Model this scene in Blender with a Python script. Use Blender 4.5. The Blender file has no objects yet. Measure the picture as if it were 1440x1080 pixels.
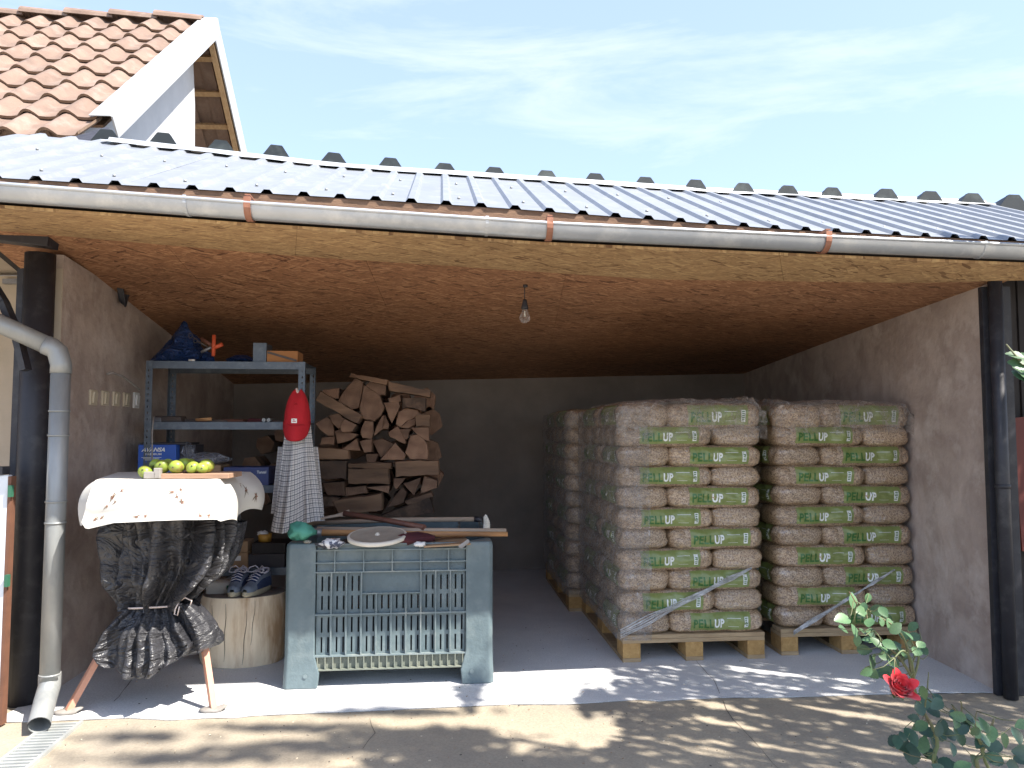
import bpy, bmesh, math, random
from mathutils import Vector, Matrix, noise
R = math.radians
random.seed(7)
sc = bpy.context.scene
col = sc.collection

# ------------------------------------------------------------------ camera, light, exposure
F = 1080.0; PITCH = math.atan(67 / 1080.0); CH = 1.25
cd = bpy.data.cameras.new('camera'); cam = bpy.data.objects.new('camera', cd); col.objects.link(cam)
cam.location = (0, 0, CH); cam.rotation_euler = (R(90) + PITCH, 0, 0)
cd.sensor_width = 36; cd.lens = 36 * F / 1440; cd.clip_end = 900; cd.clip_start = 0.05
sc.camera = cam
sc.render.resolution_x = 1024; sc.render.resolution_y = 768
SX, SY = .654, .395
SUN = Vector((SX, -SY, 1.0)).normalized()
w = bpy.data.worlds.new('World'); sc.world = w; w.use_nodes = True
nt = w.node_tree; N = nt.nodes; L = nt.links; N.clear()
out = N.new('ShaderNodeOutputWorld'); bg = N.new('ShaderNodeBackground')
sky = N.new('ShaderNodeTexSky'); sky.sky_type = 'NISHITA'; sky.sun_disc = False
sky.sun_elevation = math.asin(SUN.z); sky.sun_rotation = math.atan2(SUN.x, SUN.y)
sky.air_density = 1.0; sky.dust_density = 1.0; sky.ozone_density = 1.0
bg.inputs['Strength'].default_value = 0.15
tc = N.new('ShaderNodeTexCoord'); mp = N.new('ShaderNodeMapping'); mp.inputs['Scale'].default_value = (1.6, 1.6, 9)
mp.inputs['Rotation'].default_value = (R(6), R(9), 0); mp.inputs['Location'].default_value = (.35, 0, .6)
nz = N.new('ShaderNodeTexNoise'); nz.inputs['Scale'].default_value = 1.5; nz.inputs['Detail'].default_value = 8; nz.inputs['Roughness'].default_value = .62
nz.inputs['Distortion'].default_value = .5
rp = N.new('ShaderNodeMapRange'); rp.inputs['From Min'].default_value = .52; rp.inputs['From Max'].default_value = .8; rp.inputs['To Max'].default_value = .5
mx = N.new('ShaderNodeMixRGB'); mx.inputs['Color2'].default_value = (2.1, 2.2, 2.3, 1)
veil = N.new('ShaderNodeMixRGB'); veil.inputs['Fac'].default_value = .70; veil.inputs['Color2'].default_value = (.84, 1.03, 1.50, 1)
L.new(tc.outputs['Generated'], mp.inputs['Vector']); L.new(mp.outputs[0], nz.inputs['Vector']); L.new(nz.outputs['Fac'], rp.inputs['Value'])
L.new(rp.outputs[0], mx.inputs['Fac']); L.new(sky.outputs[0], veil.inputs['Color1']); L.new(veil.outputs[0], mx.inputs['Color1']); L.new(mx.outputs[0], bg.inputs['Color']); L.new(bg.outputs[0], out.inputs['Surface'])
sd = bpy.data.lights.new('sun', 'SUN'); sd.energy = 2.9; sd.angle = R(.53); sd.color = (1, .94, .85)
so = bpy.data.objects.new('sun', sd); col.objects.link(so); so.rotation_euler = SUN.to_track_quat('Z', 'Y').to_euler(); so.location = (5, -3, 8)
sc.view_settings.view_transform = 'Standard'; sc.view_settings.look = 'None'
sc.view_settings.exposure = 2.1; sc.view_settings.gamma = 1; sc.view_settings.use_curve_mapping = False

# ------------------------------------------------------------------ geometry helpers
cp_, sp_ = math.cos(PITCH), math.sin(PITCH)
def ray(px, py):
    a = (px - 720) / F; b = (540 - py) / F
    return Vector((a, cp_ - b * sp_, sp_ + b * cp_))
def at(px, py, d):                # point at distance d in front of the viewer
    r = ray(px, py); t = d / r.y
    return Vector((r.x * t, d, CH + r.z * t))
def gr(px, py, z=0.0):            # point on a level plane
    r = ray(px, py); t = (z - CH) / r.z
    return Vector((r.x * t, r.y * t, z))
def lerp(a, b, t): return a + (b - a) * t
def interp(tab, x):
    if x <= tab[0][0]: i = 0
    elif x >= tab[-1][0]: i = len(tab) - 2
    else:
        i = 0
        while tab[i + 1][0] < x: i += 1
    a, b = tab[i], tab[i + 1]; t = (x - a[0]) / (b[0] - a[0])
    return [lerp(a[k], b[k], t) for k in range(1, len(a))]
YAW = R(5.4)
U = Vector((math.cos(YAW), math.sin(YAW), 0)); V = Vector((-math.sin(YAW), math.cos(YAW), 0)); Z = Vector((0, 0, 1))
ROOTM = {}
class MB:
    def __init__(s): s.v = []; s.f = []; s.m = []; s.s = []; s.uv = None
    def add(s, vs, fs, m=0, smooth=False):
        o = len(s.v); s.v += [Vector(p) for p in vs]
        for f in fs: s.f.append([i + o for i in f]); s.m.append(m); s.s.append(smooth)
        return s
    def box(s, c, sz, mat=None, m=0, tap=1.0):
        x, y, z = sz[0] / 2, sz[1] / 2, sz[2] / 2
        P = [Vector((a * x * (tap if k > 0 else 1), b * y * (tap if k > 0 else 1), k * z)) for k in (-1, 1) for b in (-1, 1) for a in (-1, 1)]
        if mat is not None: P = [mat @ p for p in P]
        c = Vector(c)
        return s.add([p + c for p in P], [(0, 2, 3, 1), (4, 5, 7, 6), (0, 1, 5, 4), (2, 6, 7, 3), (0, 4, 6, 2), (1, 3, 7, 5)], m)
    def hexa(s, P, m=0):  # 8 points: bottom ring 4, top ring 4
        return s.add(P, [(3, 2, 1, 0), (4, 5, 6, 7), (0, 1, 5, 4), (1, 2, 6, 5), (2, 3, 7, 6), (3, 0, 4, 7)], m)
    def prism(s, poly, vec, m=0, m2=None):
        n = len(poly); P = [Vector(p) for p in poly]; Q = [p + Vector(vec) for p in P]
        s.add(P + Q, [list(range(n))], m)
        o = len(s.v) - 2 * n
        s.f.append([o + n + i for i in range(n)][::-1]); s.m.append(m); s.s.append(False)
        for i in range(n):
            j = (i + 1) % n; s.f.append([o + i, o + n + i, o + n + j, o + j]); s.m.append(m if m2 is None else m2); s.s.append(False)
        return s
    def tube(s, pts, r, n=10, m=0, cap=True, smooth=True):
        pts = [Vector(p) for p in pts]; k = len(pts)
        rs = r if isinstance(r, (list, tuple)) else [r] * k
        T = []
        for i in range(k):
            t = (pts[min(i + 1, k - 1)] - pts[max(i - 1, 0)]); T.append(t.normalized() if t.length > 1e-9 else Z.copy())
        a = T[0].orthogonal().normalized(); rings = []
        for i in range(k):
            a = (a - T[i] * a.dot(T[i])).normalized(); b = T[i].cross(a)
            rings.append([pts[i] + (a * math.cos(2 * math.pi * j / n) + b * math.sin(2 * math.pi * j / n)) * rs[i] for j in range(n)])
        vs = [p for q in rings for p in q]; fs = []
        for i in range(k - 1):
            for j in range(n): fs.append((i * n + j, i * n + (j + 1) % n, (i + 1) * n + (j + 1) % n, (i + 1) * n + j))
        s.add(vs, fs, m, smooth)
        if cap:
            o = len(s.v) - len(vs)
            s.f.append([o + j for j in range(n)][::-1]); s.m.append(m); s.s.append(False)
            s.f.append([o + (k - 1) * n + j for j in range(n)]); s.m.append(m); s.s.append(False)
        return s
    def lathe(s, c, prof, n=24, m=0, mat=None, sx=1, sy=1, fn=None):
        c = Vector(c); vs = []
        for (r, z) in prof:
            for j in range(n):
                a = 2 * math.pi * j / n; p = Vector((r * math.cos(a) * sx, r * math.sin(a) * sy, z))
                if fn: p = fn(p, a, z)
                if mat is not None: p = mat @ p
                vs.append(p + c)
        fs = []
        for i in range(len(prof) - 1):
            for j in range(n): fs.append((i * n + j, i * n + (j + 1) % n, (i + 1) * n + (j + 1) % n, (i + 1) * n + j))
        return s.add(vs, fs, m, True)
    def grid(s, fn, nu, nv, m=0, smooth=True, uv=False):
        vs = [fn(i / nu, j / nv) for j in range(nv + 1) for i in range(nu + 1)]
        fs = [(j * (nu + 1) + i, j * (nu + 1) + i + 1, (j + 1) * (nu + 1) + i + 1, (j + 1) * (nu + 1) + i) for j in range(nv) for i in range(nu)]
        if uv:
            if s.uv is None: s.uv = {}
            o = len(s.v)
            for j in range(nv + 1):
                for i in range(nu + 1): s.uv[o + j * (nu + 1) + i] = (i / nu, j / nv)
        return s.add(vs, fs, m, smooth)
    def plate(s, xs, ys, hole, th, fn, m=0):
        """rectangular sheet split at xs, ys; hole(i,j) true = open; real thickness th; fn maps (x,y,t)"""
        nx, ny = len(xs), len(ys); idx = {}
        def vid(i, j, k):
            if (i, j, k) not in idx: idx[(i, j, k)] = len(s.v); s.v.append(Vector(fn(xs[i], ys[j], k * th)))
            return idx[(i, j, k)]
        def face(q): s.f.append(q); s.m.append(m); s.s.append(False)
        solid = lambda i, j: 0 <= i < nx - 1 and 0 <= j < ny - 1 and not hole(i, j)
        for i in range(nx - 1):
            for j in range(ny - 1):
                if not solid(i, j): continue
                face([vid(i, j, 0), vid(i + 1, j, 0), vid(i + 1, j + 1, 0), vid(i, j + 1, 0)])
                face([vid(i, j + 1, 1), vid(i + 1, j + 1, 1), vid(i + 1, j, 1), vid(i, j, 1)])
                for (di, dj, a, b) in ((-1, 0, (0, 0), (0, 1)), (1, 0, (1, 0), (1, 1)), (0, -1, (0, 0), (1, 0)), (0, 1, (0, 1), (1, 1))):
                    if not solid(i + di, j + dj):
                        face([vid(i + a[0], j + a[1], 0), vid(i + a[0], j + a[1], 1), vid(i + b[0], j + b[1], 1), vid(i + b[0], j + b[1], 0)])
        return s
    def mesh(s, name, mats, inv=None):
        me = bpy.data.meshes.new(name)
        vs = [inv @ p for p in s.v] if inv is not None else s.v
        me.from_pydata([tuple(p) for p in vs], [], s.f)
        if not isinstance(mats, (list, tuple)): mats = [mats]
        for mm in mats: me.materials.append(mm)
        me.polygons.foreach_set('material_index', s.m); me.polygons.foreach_set('use_smooth', s.s)
        if s.uv is not None:
            ul = me.uv_layers.new(name='UVMap')
            for lp in me.loops: ul.data[lp.index].uv = s.uv.get(lp.vertex_index, (0, 0))
        me.update(); return me
    def build(s, name, mats, parent=None, fix=True, bevel=0.0):
        """links the shape as one object; shape given in world space, parts are stored in their root's space"""
        M = ROOTM[parent.name] if parent is not None else None
        me = s.mesh(name, mats, M.inverted() if M is not None else None)
        o = bpy.data.objects.new(name, me); col.objects.link(o)
        if fix:
            bm = bmesh.new(); bm.from_mesh(me); bmesh.ops.recalc_face_normals(bm, faces=bm.faces); bm.to_mesh(me); bm.free()
        if bevel > 0:
            b = o.modifiers.new('bevel', 'BEVEL'); b.width = bevel; b.segments = 2; b.limit_method = 'ANGLE'; b.angle_limit = R(40)
        if parent is not None:
            o.parent = parent; ROOTM[o.name] = M
        return o
def tag(o, label=None, cat=None, group=None, kind=None):
    if label: o['label'] = label
    if cat: o['category'] = cat
    if group: o['group'] = group
    if kind: o['kind'] = kind
    return o
def thing(name, loc, label, cat, group=None, rz=0.0):
    o = bpy.data.objects.new(name, None); o.empty_display_size = .05; col.objects.link(o)
    o.location = loc; o.rotation_euler = (0, 0, rz)
    ROOTM[o.name] = Matrix.Translation(Vector(loc)) @ Matrix.Rotation(rz, 4, 'Z')
    return tag(o, label, cat, group)
def base(o, p):   # give a one-mesh thing its origin at p
    p = Vector(p); o.data.transform(Matrix.Translation(-p)); o.location = p; return o
def RZ(a): return Matrix.Rotation(a, 4, 'Z')
def RX(a): return Matrix.Rotation(a, 4, 'X')
def RY(a): return Matrix.Rotation(a, 4, 'Y')
def rnd(a, b): return random.uniform(a, b)
ORD = ['', 'first', 'second', 'third', 'fourth', 'fifth', 'sixth', 'seventh', 'eighth', 'ninth', 'tenth', 'eleventh', 'twelfth', 'thirteenth', 'fourteenth']
def text2d(body, size, off=0.0, shear=0.0, spacing=1.0):
    """flat outline of printed words as (verts, faces), width normalised by the caller"""
    c = bpy.data.curves.new('txt', 'FONT'); c.body = body; c.size = size; c.offset = off; c.shear = shear; c.space_character = spacing
    c.resolution_u = 3
    o = bpy.data.objects.new('txt', c); col.objects.link(o)
    dg = bpy.context.evaluated_depsgraph_get(); me = bpy.data.meshes.new_from_object(o.evaluated_get(dg))
    bm = bmesh.new(); bm.from_mesh(me); bmesh.ops.triangulate(bm, faces=bm.faces)
    vs = [v.co.copy() for v in bm.verts]; fs = [[v.index for v in f.verts] for f in bm.faces]
    bm.free(); bpy.data.objects.remove(o); bpy.data.curves.remove(c); bpy.data.meshes.remove(me)
    x0 = min(v.x for v in vs); x1 = max(v.x for v in vs); y0 = min(v.y for v in vs); y1 = max(v.y for v in vs)
    return [Vector(((v.x - x0) / (x1 - x0), (v.y - y0) / (y1 - y0), 0)) for v in vs], fs
def finer(T):
    vs, fs = T; bm = bmesh.new(); q = [bm.verts.new(v) for v in vs]
    for f in fs:
        try: bm.faces.new([q[i] for i in f])
        except ValueError: pass
    for _ in range(4):
        e = [x for x in bm.edges if x.calc_length() > .09]
        if not e: break
        bmesh.ops.subdivide_edges(bm, edges=e, cuts=1); bmesh.ops.triangulate(bm, faces=bm.faces)
    bm.verts.index_update(); r = ([v.co.copy() for v in bm.verts], [[v.index for v in f.verts] for f in bm.faces]); bm.free(); return r
def printed(mb, body, o, ex, ey, m, off=.01, shear=0.0, fn=None):
    """words laid on the rectangle o + a*ex + b*ey"""
    vs, fs = text2d(body, 1.0, off, shear)
    o = Vector(o); ex = Vector(ex); ey = Vector(ey)
    mb.add([o + ex * v.x + ey * v.y for v in vs], fs, m)

# ------------------------------------------------------------------ materials
def mat(name, c1, c2=None, scale=6, rough=.7, bump=0.0, bscale=None, metal=0.0, coat=0.0, detail=5, stretch=(1, 1, 1), c3=None, s3=1.5, rvar=0.0, spec=.5, contrast=(.3, .7), dist=0.0, sheen=0.0, objrand=0.0, trans=0.0):
    m = bpy.data.materials.new(name); m.use_nodes = True; t = m.node_tree; n = t.nodes; l = t.links
    b = n['Principled BSDF']; b.inputs['Roughness'].default_value = rough; b.inputs['Metallic'].default_value = metal
    b.inputs['Coat Weight'].default_value = coat; b.inputs['Coat Roughness'].default_value = .15; b.inputs['Specular IOR Level'].default_value = spec
    b.inputs['Transmission Weight'].default_value = trans
    if sheen: b.inputs['Sheen Weight'].default_value = sheen
    if c2 is None: c2 = tuple(x * .8 for x in c1)
    tc = n.new('ShaderNodeTexCoord'); mp = n.new('ShaderNodeMapping'); mp.inputs['Scale'].default_value = stretch
    l.new(tc.outputs['Object'], mp.inputs['Vector'])
    src = mp.outputs[0]
    if objrand:
        oi = n.new('ShaderNodeObjectInfo'); va = n.new('ShaderNodeVectorMath'); va.operation = 'MULTIPLY_ADD'
        cb = n.new('ShaderNodeCombineXYZ'); 
        for k in range(3): l.new(oi.outputs['Random'], cb.inputs[k])
        va.inputs[1].default_value = (17, 31, 11); l.new(cb.outputs[0], va.inputs[0]); l.new(src, va.inputs[2]); src = va.outputs[0]
    a = n.new('ShaderNodeTexNoise'); a.inputs['Scale'].default_value = scale; a.inputs['Detail'].default_value = detail; a.inputs['Roughness'].default_value = .6; a.inputs['Distortion'].default_value = dist
    l.new(src, a.inputs['Vector'])
    r = n.new('ShaderNodeMapRange'); r.inputs['From Min'].default_value = contrast[0]; r.inputs['From Max'].default_value = contrast[1]
    l.new(a.outputs['Fac'], r.inputs['Value'])
    x = n.new('ShaderNodeMixRGB'); x.inputs['Color1'].default_value = (*c1, 1); x.inputs['Color2'].default_value = (*c2, 1); l.new(r.outputs[0], x.inputs['Fac'])
    cout = x.outputs[0]
    if c3 is not None:
        a3 = n.new('ShaderNodeTexNoise'); a3.inputs['Scale'].default_value = s3; a3.inputs['Detail'].default_value = 6; a3.inputs['Roughness'].default_value = .65
        l.new(src, a3.inputs['Vector'])
        r3 = n.new('ShaderNodeMapRange'); r3.inputs['From Min'].default_value = .5; r3.inputs['From Max'].default_value = .68; l.new(a3.outputs['Fac'], r3.inputs['Value'])
        x3 = n.new('ShaderNodeMixRGB'); x3.inputs['Color2'].default_value = (*c3, 1); l.new(cout, x3.inputs['Color1']); l.new(r3.outputs[0], x3.inputs['Fac']); cout = x3.outputs[0]
    if objrand:
        hs = n.new('ShaderNodeHueSaturation'); mr = n.new('ShaderNodeMapRange'); mr.inputs['To Min'].default_value = 1 - objrand; mr.inputs['To Max'].default_value = 1 + objrand
        l.new(oi.outputs['Random'], mr.inputs['Value']); l.new(mr.outputs[0], hs.inputs['Value']); l.new(cout, hs.inputs['Color']); cout = hs.outputs[0]
    l.new(cout, b.inputs['Base Color'])
    if rvar:
        rr = n.new('ShaderNodeMapRange'); rr.inputs['To Min'].default_value = max(.03, rough - rvar); rr.inputs['To Max'].default_value = min(1, rough + rvar)
        l.new(a.outputs['Fac'], rr.inputs['Value']); l.new(rr.outputs[0], b.inputs['Roughness'])
    if bump:
        q = n.new('ShaderNodeTexNoise'); q.inputs['Scale'].default_value = bscale or scale * 4; q.inputs['Detail'].default_value = 6; l.new(src, q.inputs['Vector'])
        bb = n.new('ShaderNodeBump'); bb.inputs['Strength'].default_value = min(1, bump); bb.inputs['Distance'].default_value = .01; l.new(q.outputs['Fac'], bb.inputs['Height']); l.new(bb.outputs[0], b.inputs['Normal'])
        if coat: l.new(bb.outputs[0], b.inputs['Coat Normal'])
    m['b'] = 1
    return m
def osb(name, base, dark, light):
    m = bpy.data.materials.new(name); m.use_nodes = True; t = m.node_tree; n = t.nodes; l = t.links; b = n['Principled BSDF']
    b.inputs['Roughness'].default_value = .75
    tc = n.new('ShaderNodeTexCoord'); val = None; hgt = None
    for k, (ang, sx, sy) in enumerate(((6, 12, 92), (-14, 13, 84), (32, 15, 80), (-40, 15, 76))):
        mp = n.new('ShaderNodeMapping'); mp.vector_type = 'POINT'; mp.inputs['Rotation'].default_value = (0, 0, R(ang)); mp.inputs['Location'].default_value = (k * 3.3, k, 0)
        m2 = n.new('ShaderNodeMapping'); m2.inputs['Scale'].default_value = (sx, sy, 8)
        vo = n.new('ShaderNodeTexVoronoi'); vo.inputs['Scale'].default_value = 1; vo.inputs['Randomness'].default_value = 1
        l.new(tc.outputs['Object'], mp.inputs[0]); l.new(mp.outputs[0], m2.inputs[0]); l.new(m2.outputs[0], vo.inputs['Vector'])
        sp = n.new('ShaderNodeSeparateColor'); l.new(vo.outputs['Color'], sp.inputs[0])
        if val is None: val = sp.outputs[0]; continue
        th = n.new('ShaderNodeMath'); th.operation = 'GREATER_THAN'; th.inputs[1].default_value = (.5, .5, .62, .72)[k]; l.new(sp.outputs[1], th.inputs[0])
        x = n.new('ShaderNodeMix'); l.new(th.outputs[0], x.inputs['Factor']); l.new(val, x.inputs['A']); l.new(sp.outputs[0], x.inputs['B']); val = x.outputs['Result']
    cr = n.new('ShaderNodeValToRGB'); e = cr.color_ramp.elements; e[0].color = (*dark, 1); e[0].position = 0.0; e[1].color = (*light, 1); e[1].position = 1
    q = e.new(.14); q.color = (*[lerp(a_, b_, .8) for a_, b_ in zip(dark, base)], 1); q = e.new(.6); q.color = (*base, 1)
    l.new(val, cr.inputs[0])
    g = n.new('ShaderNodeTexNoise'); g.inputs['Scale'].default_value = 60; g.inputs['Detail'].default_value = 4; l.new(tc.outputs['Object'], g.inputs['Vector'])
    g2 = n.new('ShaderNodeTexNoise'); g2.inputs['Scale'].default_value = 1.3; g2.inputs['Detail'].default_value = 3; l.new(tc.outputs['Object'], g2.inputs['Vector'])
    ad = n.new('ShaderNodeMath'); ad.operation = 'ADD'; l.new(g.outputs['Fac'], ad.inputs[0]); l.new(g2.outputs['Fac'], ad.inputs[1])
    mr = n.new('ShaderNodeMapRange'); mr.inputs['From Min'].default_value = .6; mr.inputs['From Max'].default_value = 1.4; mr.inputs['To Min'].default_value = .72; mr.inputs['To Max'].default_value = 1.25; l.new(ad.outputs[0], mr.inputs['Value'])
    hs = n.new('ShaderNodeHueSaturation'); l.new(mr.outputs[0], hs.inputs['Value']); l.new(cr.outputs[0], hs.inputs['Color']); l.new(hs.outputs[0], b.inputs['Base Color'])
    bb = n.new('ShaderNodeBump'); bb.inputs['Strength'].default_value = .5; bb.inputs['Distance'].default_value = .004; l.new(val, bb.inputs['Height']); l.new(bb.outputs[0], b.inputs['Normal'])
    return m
def pellet_mat():
    m = bpy.data.materials.new('bagged_pellets'); m.use_nodes = True; t = m.node_tree; n = t.nodes; l = t.links; b = n['Principled BSDF']
    tc = n.new('ShaderNodeTexCoord'); oi = n.new('ShaderNodeObjectInfo')
    vo = n.new('ShaderNodeTexVoronoi'); vo.inputs['Scale'].default_value = 165; l.new(tc.outputs['Object'], vo.inputs['Vector'])
    cr = n.new('ShaderNodeValToRGB'); e = cr.color_ramp.elements; e[0].color = (.17, .105, .06, 1); e[1].color = (.54, .385, .23, 1); q = e.new(.5); q.color = (.37, .245, .14, 1)
    sp = n.new('ShaderNodeSeparateColor'); l.new(vo.outputs['Color'], sp.inputs[0]); l.new(sp.outputs[0], cr.inputs[0])
    hs = n.new('ShaderNodeHueSaturation'); mr = n.new('ShaderNodeMapRange'); mr.inputs['To Min'].default_value = .82; mr.inputs['To Max'].default_value = 1.12
    l.new(oi.outputs['Random'], mr.inputs['Value']); l.new(mr.outputs[0], hs.inputs['Value']); l.new(cr.outputs[0], hs.inputs['Color'])
    dd = n.new('ShaderNodeMath'); dd.operation = 'MULTIPLY'; dd.inputs[1].default_value = .25
    l.new(hs.outputs[0], b.inputs['Base Color']); b.inputs['Roughness'].default_value = .55
    b.inputs['Coat Weight'].default_value = 1; b.inputs['Coat Roughness'].default_value = .10; b.inputs['Coat IOR'].default_value = 2.3
    bp = n.new('ShaderNodeBump'); bp.inputs['Strength'].default_value = .5; bp.inputs['Distance'].default_value = .004; bp.invert = True; l.new(vo.outputs['Distance'], bp.inputs['Height']); l.new(bp.outputs[0], b.inputs['Normal'])
    wv = wrinkle(n, l, tc, .9, .012); l.new(wv, b.inputs['Coat Normal'])
    return m
def wrinkle(n, l, tc, strength, distn, scale=1.0):
    mp = n.new('ShaderNodeMapping'); mp.inputs['Scale'].default_value = (5 * scale, 5 * scale, 14 * scale)
    no = n.new('ShaderNodeTexNoise'); no.inputs['Scale'].default_value = 1.6; no.inputs['Detail'].default_value = 5; no.inputs['Distortion'].default_value = 1.6; no.inputs['Roughness'].default_value = .55
    l.new(tc.outputs['Object'], mp.inputs[0]); l.new(mp.outputs[0], no.inputs['Vector'])
    ab = n.new('ShaderNodeMath'); ab.operation = 'SUBTRACT'; ab.inputs[1].default_value = .5; l.new(no.outputs['Fac'], ab.inputs[0])
    a2 = n.new('ShaderNodeMath'); a2.operation = 'ABSOLUTE'; l.new(ab.outputs[0], a2.inputs[0])
    bb = n.new('ShaderNodeBump'); bb.inputs['Strength'].default_value = strength; bb.inputs['Distance'].default_value = distn * 4; l.new(a2.outputs[0], bb.inputs['Height'])
    return bb.outputs[0]
def film_mat(name, lo, hi, tint=(.9, .92, .95), rough=.2):
    m = bpy.data.materials.new(name); m.use_nodes = True; t = m.node_tree; n = t.nodes; l = t.links; n.clear()
    o = n.new('ShaderNodeOutputMaterial'); tr = n.new('ShaderNodeBsdfTransparent'); gl = n.new('ShaderNodeBsdfPrincipled')
    gl.inputs['Base Color'].default_value = (*tint, 1); gl.inputs['Roughness'].default_value = rough; gl.inputs['Specular IOR Level'].default_value = 1; gl.inputs['IOR'].default_value = 2.0
    tc = n.new('ShaderNodeTexCoord'); no = n.new('ShaderNodeTexNoise'); no.inputs['Scale'].default_value = 9; no.inputs['Detail'].default_value = 6; no.inputs['Distortion'].default_value = 2
    mp = n.new('ShaderNodeMapping'); mp.inputs['Scale'].default_value = (1, 1, .5); l.new(tc.outputs['Object'], mp.inputs[0]); l.new(mp.outputs[0], no.inputs['Vector'])
    mr = n.new('ShaderNodeMapRange'); mr.inputs['From Min'].default_value = .4; mr.inputs['From Max'].default_value = .7; mr.inputs['To Min'].default_value = lo; mr.inputs['To Max'].default_value = hi; l.new(no.outputs['Fac'], mr.inputs['Value'])
    lw = n.new('ShaderNodeLayerWeight'); lw.inputs['Blend'].default_value = .25; ml = n.new('ShaderNodeMath'); ml.operation = 'MULTIPLY'; ml.inputs[1].default_value = .45; l.new(lw.outputs['Facing'], ml.inputs[0])
    if hi > .15 and hi < .5:  # whitish ridge lines in the opacity stand in for glints along the creases
        mp2 = n.new('ShaderNodeMapping'); mp2.inputs['Scale'].default_value = (9, 9, 6); no2 = n.new('ShaderNodeTexNoise'); no2.inputs['Scale'].default_value = 2.2; no2.inputs['Detail'].default_value = 4; no2.inputs['Distortion'].default_value = 2.5
        l.new(tc.outputs['Object'], mp2.inputs[0]); l.new(mp2.outputs[0], no2.inputs['Vector'])
        s1 = n.new('ShaderNodeMath'); s1.operation = 'SUBTRACT'; s1.inputs[1].default_value = .5; l.new(no2.outputs['Fac'], s1.inputs[0]); s2 = n.new('ShaderNodeMath'); s2.operation = 'ABSOLUTE'; l.new(s1.outputs[0], s2.inputs[0])
        s3_ = n.new('ShaderNodeMapRange'); s3_.inputs['From Max'].default_value = .035; s3_.inputs['To Min'].default_value = .32; s3_.inputs['To Max'].default_value = 0; l.new(s2.outputs[0], s3_.inputs['Value'])
        s4 = n.new('ShaderNodeMath'); s4.operation = 'ADD'; l.new(s3_.outputs[0], s4.inputs[0]); l.new(mr.outputs[0], s4.inputs[1]); mr = s4
    ad = n.new('ShaderNodeMath'); ad.operation = 'ADD'; ad.use_clamp = True; l.new(mr.outputs[0], ad.inputs[0]); l.new(ml.outputs[0], ad.inputs[1])
    l.new(wrinkle(n, l, tc, 1, .02), gl.inputs['Normal'])
    mx = n.new('ShaderNodeMixShader'); l.new(ad.outputs[0], mx.inputs[0]); l.new(tr.outputs[0], mx.inputs[1]); l.new(gl.outputs[0], mx.inputs[2]); l.new(mx.outputs[0], o.inputs[0])
    return m
def wood_end_mat():
    m = bpy.data.materials.new('log_end'); m.use_nodes = True; t = m.node_tree; n = t.nodes; l = t.links; b = n['Principled BSDF']; b.inputs['Roughness'].default_value = .85
    tc = n.new('ShaderNodeTexCoord'); oi = n.new('ShaderNodeObjectInfo'); mp = n.new('ShaderNodeMapping'); l.new(tc.outputs['Object'], mp.inputs[0])
    wv = n.new('ShaderNodeTexWave'); wv.wave_type = 'RINGS'; wv.rings_direction = 'Y'; wv.inputs['Scale'].default_value = 28; wv.inputs['Distortion'].default_value = 5; wv.inputs['Detail'].default_value = 3; l.new(mp.outputs[0], wv.inputs['Vector'])
    no = n.new('ShaderNodeTexNoise'); no.inputs['Scale'].default_value = 14; no.inputs['Detail'].default_value = 6; l.new(tc.outputs['Object'], no.inputs['Vector'])
    mx = n.new('ShaderNodeMath'); mx.operation = 'MULTIPLY_ADD'; mx.inputs[1].default_value = .25; l.new(wv.outputs['Fac'], mx.inputs[0]); l.new(no.outputs['Fac'], mx.inputs[2])
    cr = n.new('ShaderNodeValToRGB'); e = cr.color_ramp.elements; e[0].position = .35; e[0].color = (.11, .055, .035, 1); e[1].position = .95; e[1].color = (.37, .225, .145, 1); l.new(mx.outputs[0], cr.inputs[0])
    hs = n.new('ShaderNodeHueSaturation'); mr = n.new('ShaderNodeMapRange'); mr.inputs['To Min'].default_value = .45; mr.inputs['To Max'].default_value = 1.35; l.new(oi.outputs['Random'], mr.inputs['Value']); l.new(mr.outputs[0], hs.inputs['Value'])
    l.new(cr.outputs[0], hs.inputs['Color']); l.new(hs.outputs[0], b.inputs['Base Color'])
    bb = n.new('ShaderNodeBump'); bb.inputs['Strength'].default_value = .5; bb.inputs['Distance'].default_value = .01; l.new(no.outputs['Fac'], bb.inputs['Height']); l.new(bb.outputs[0], b.inputs['Normal'])
    return m
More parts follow.
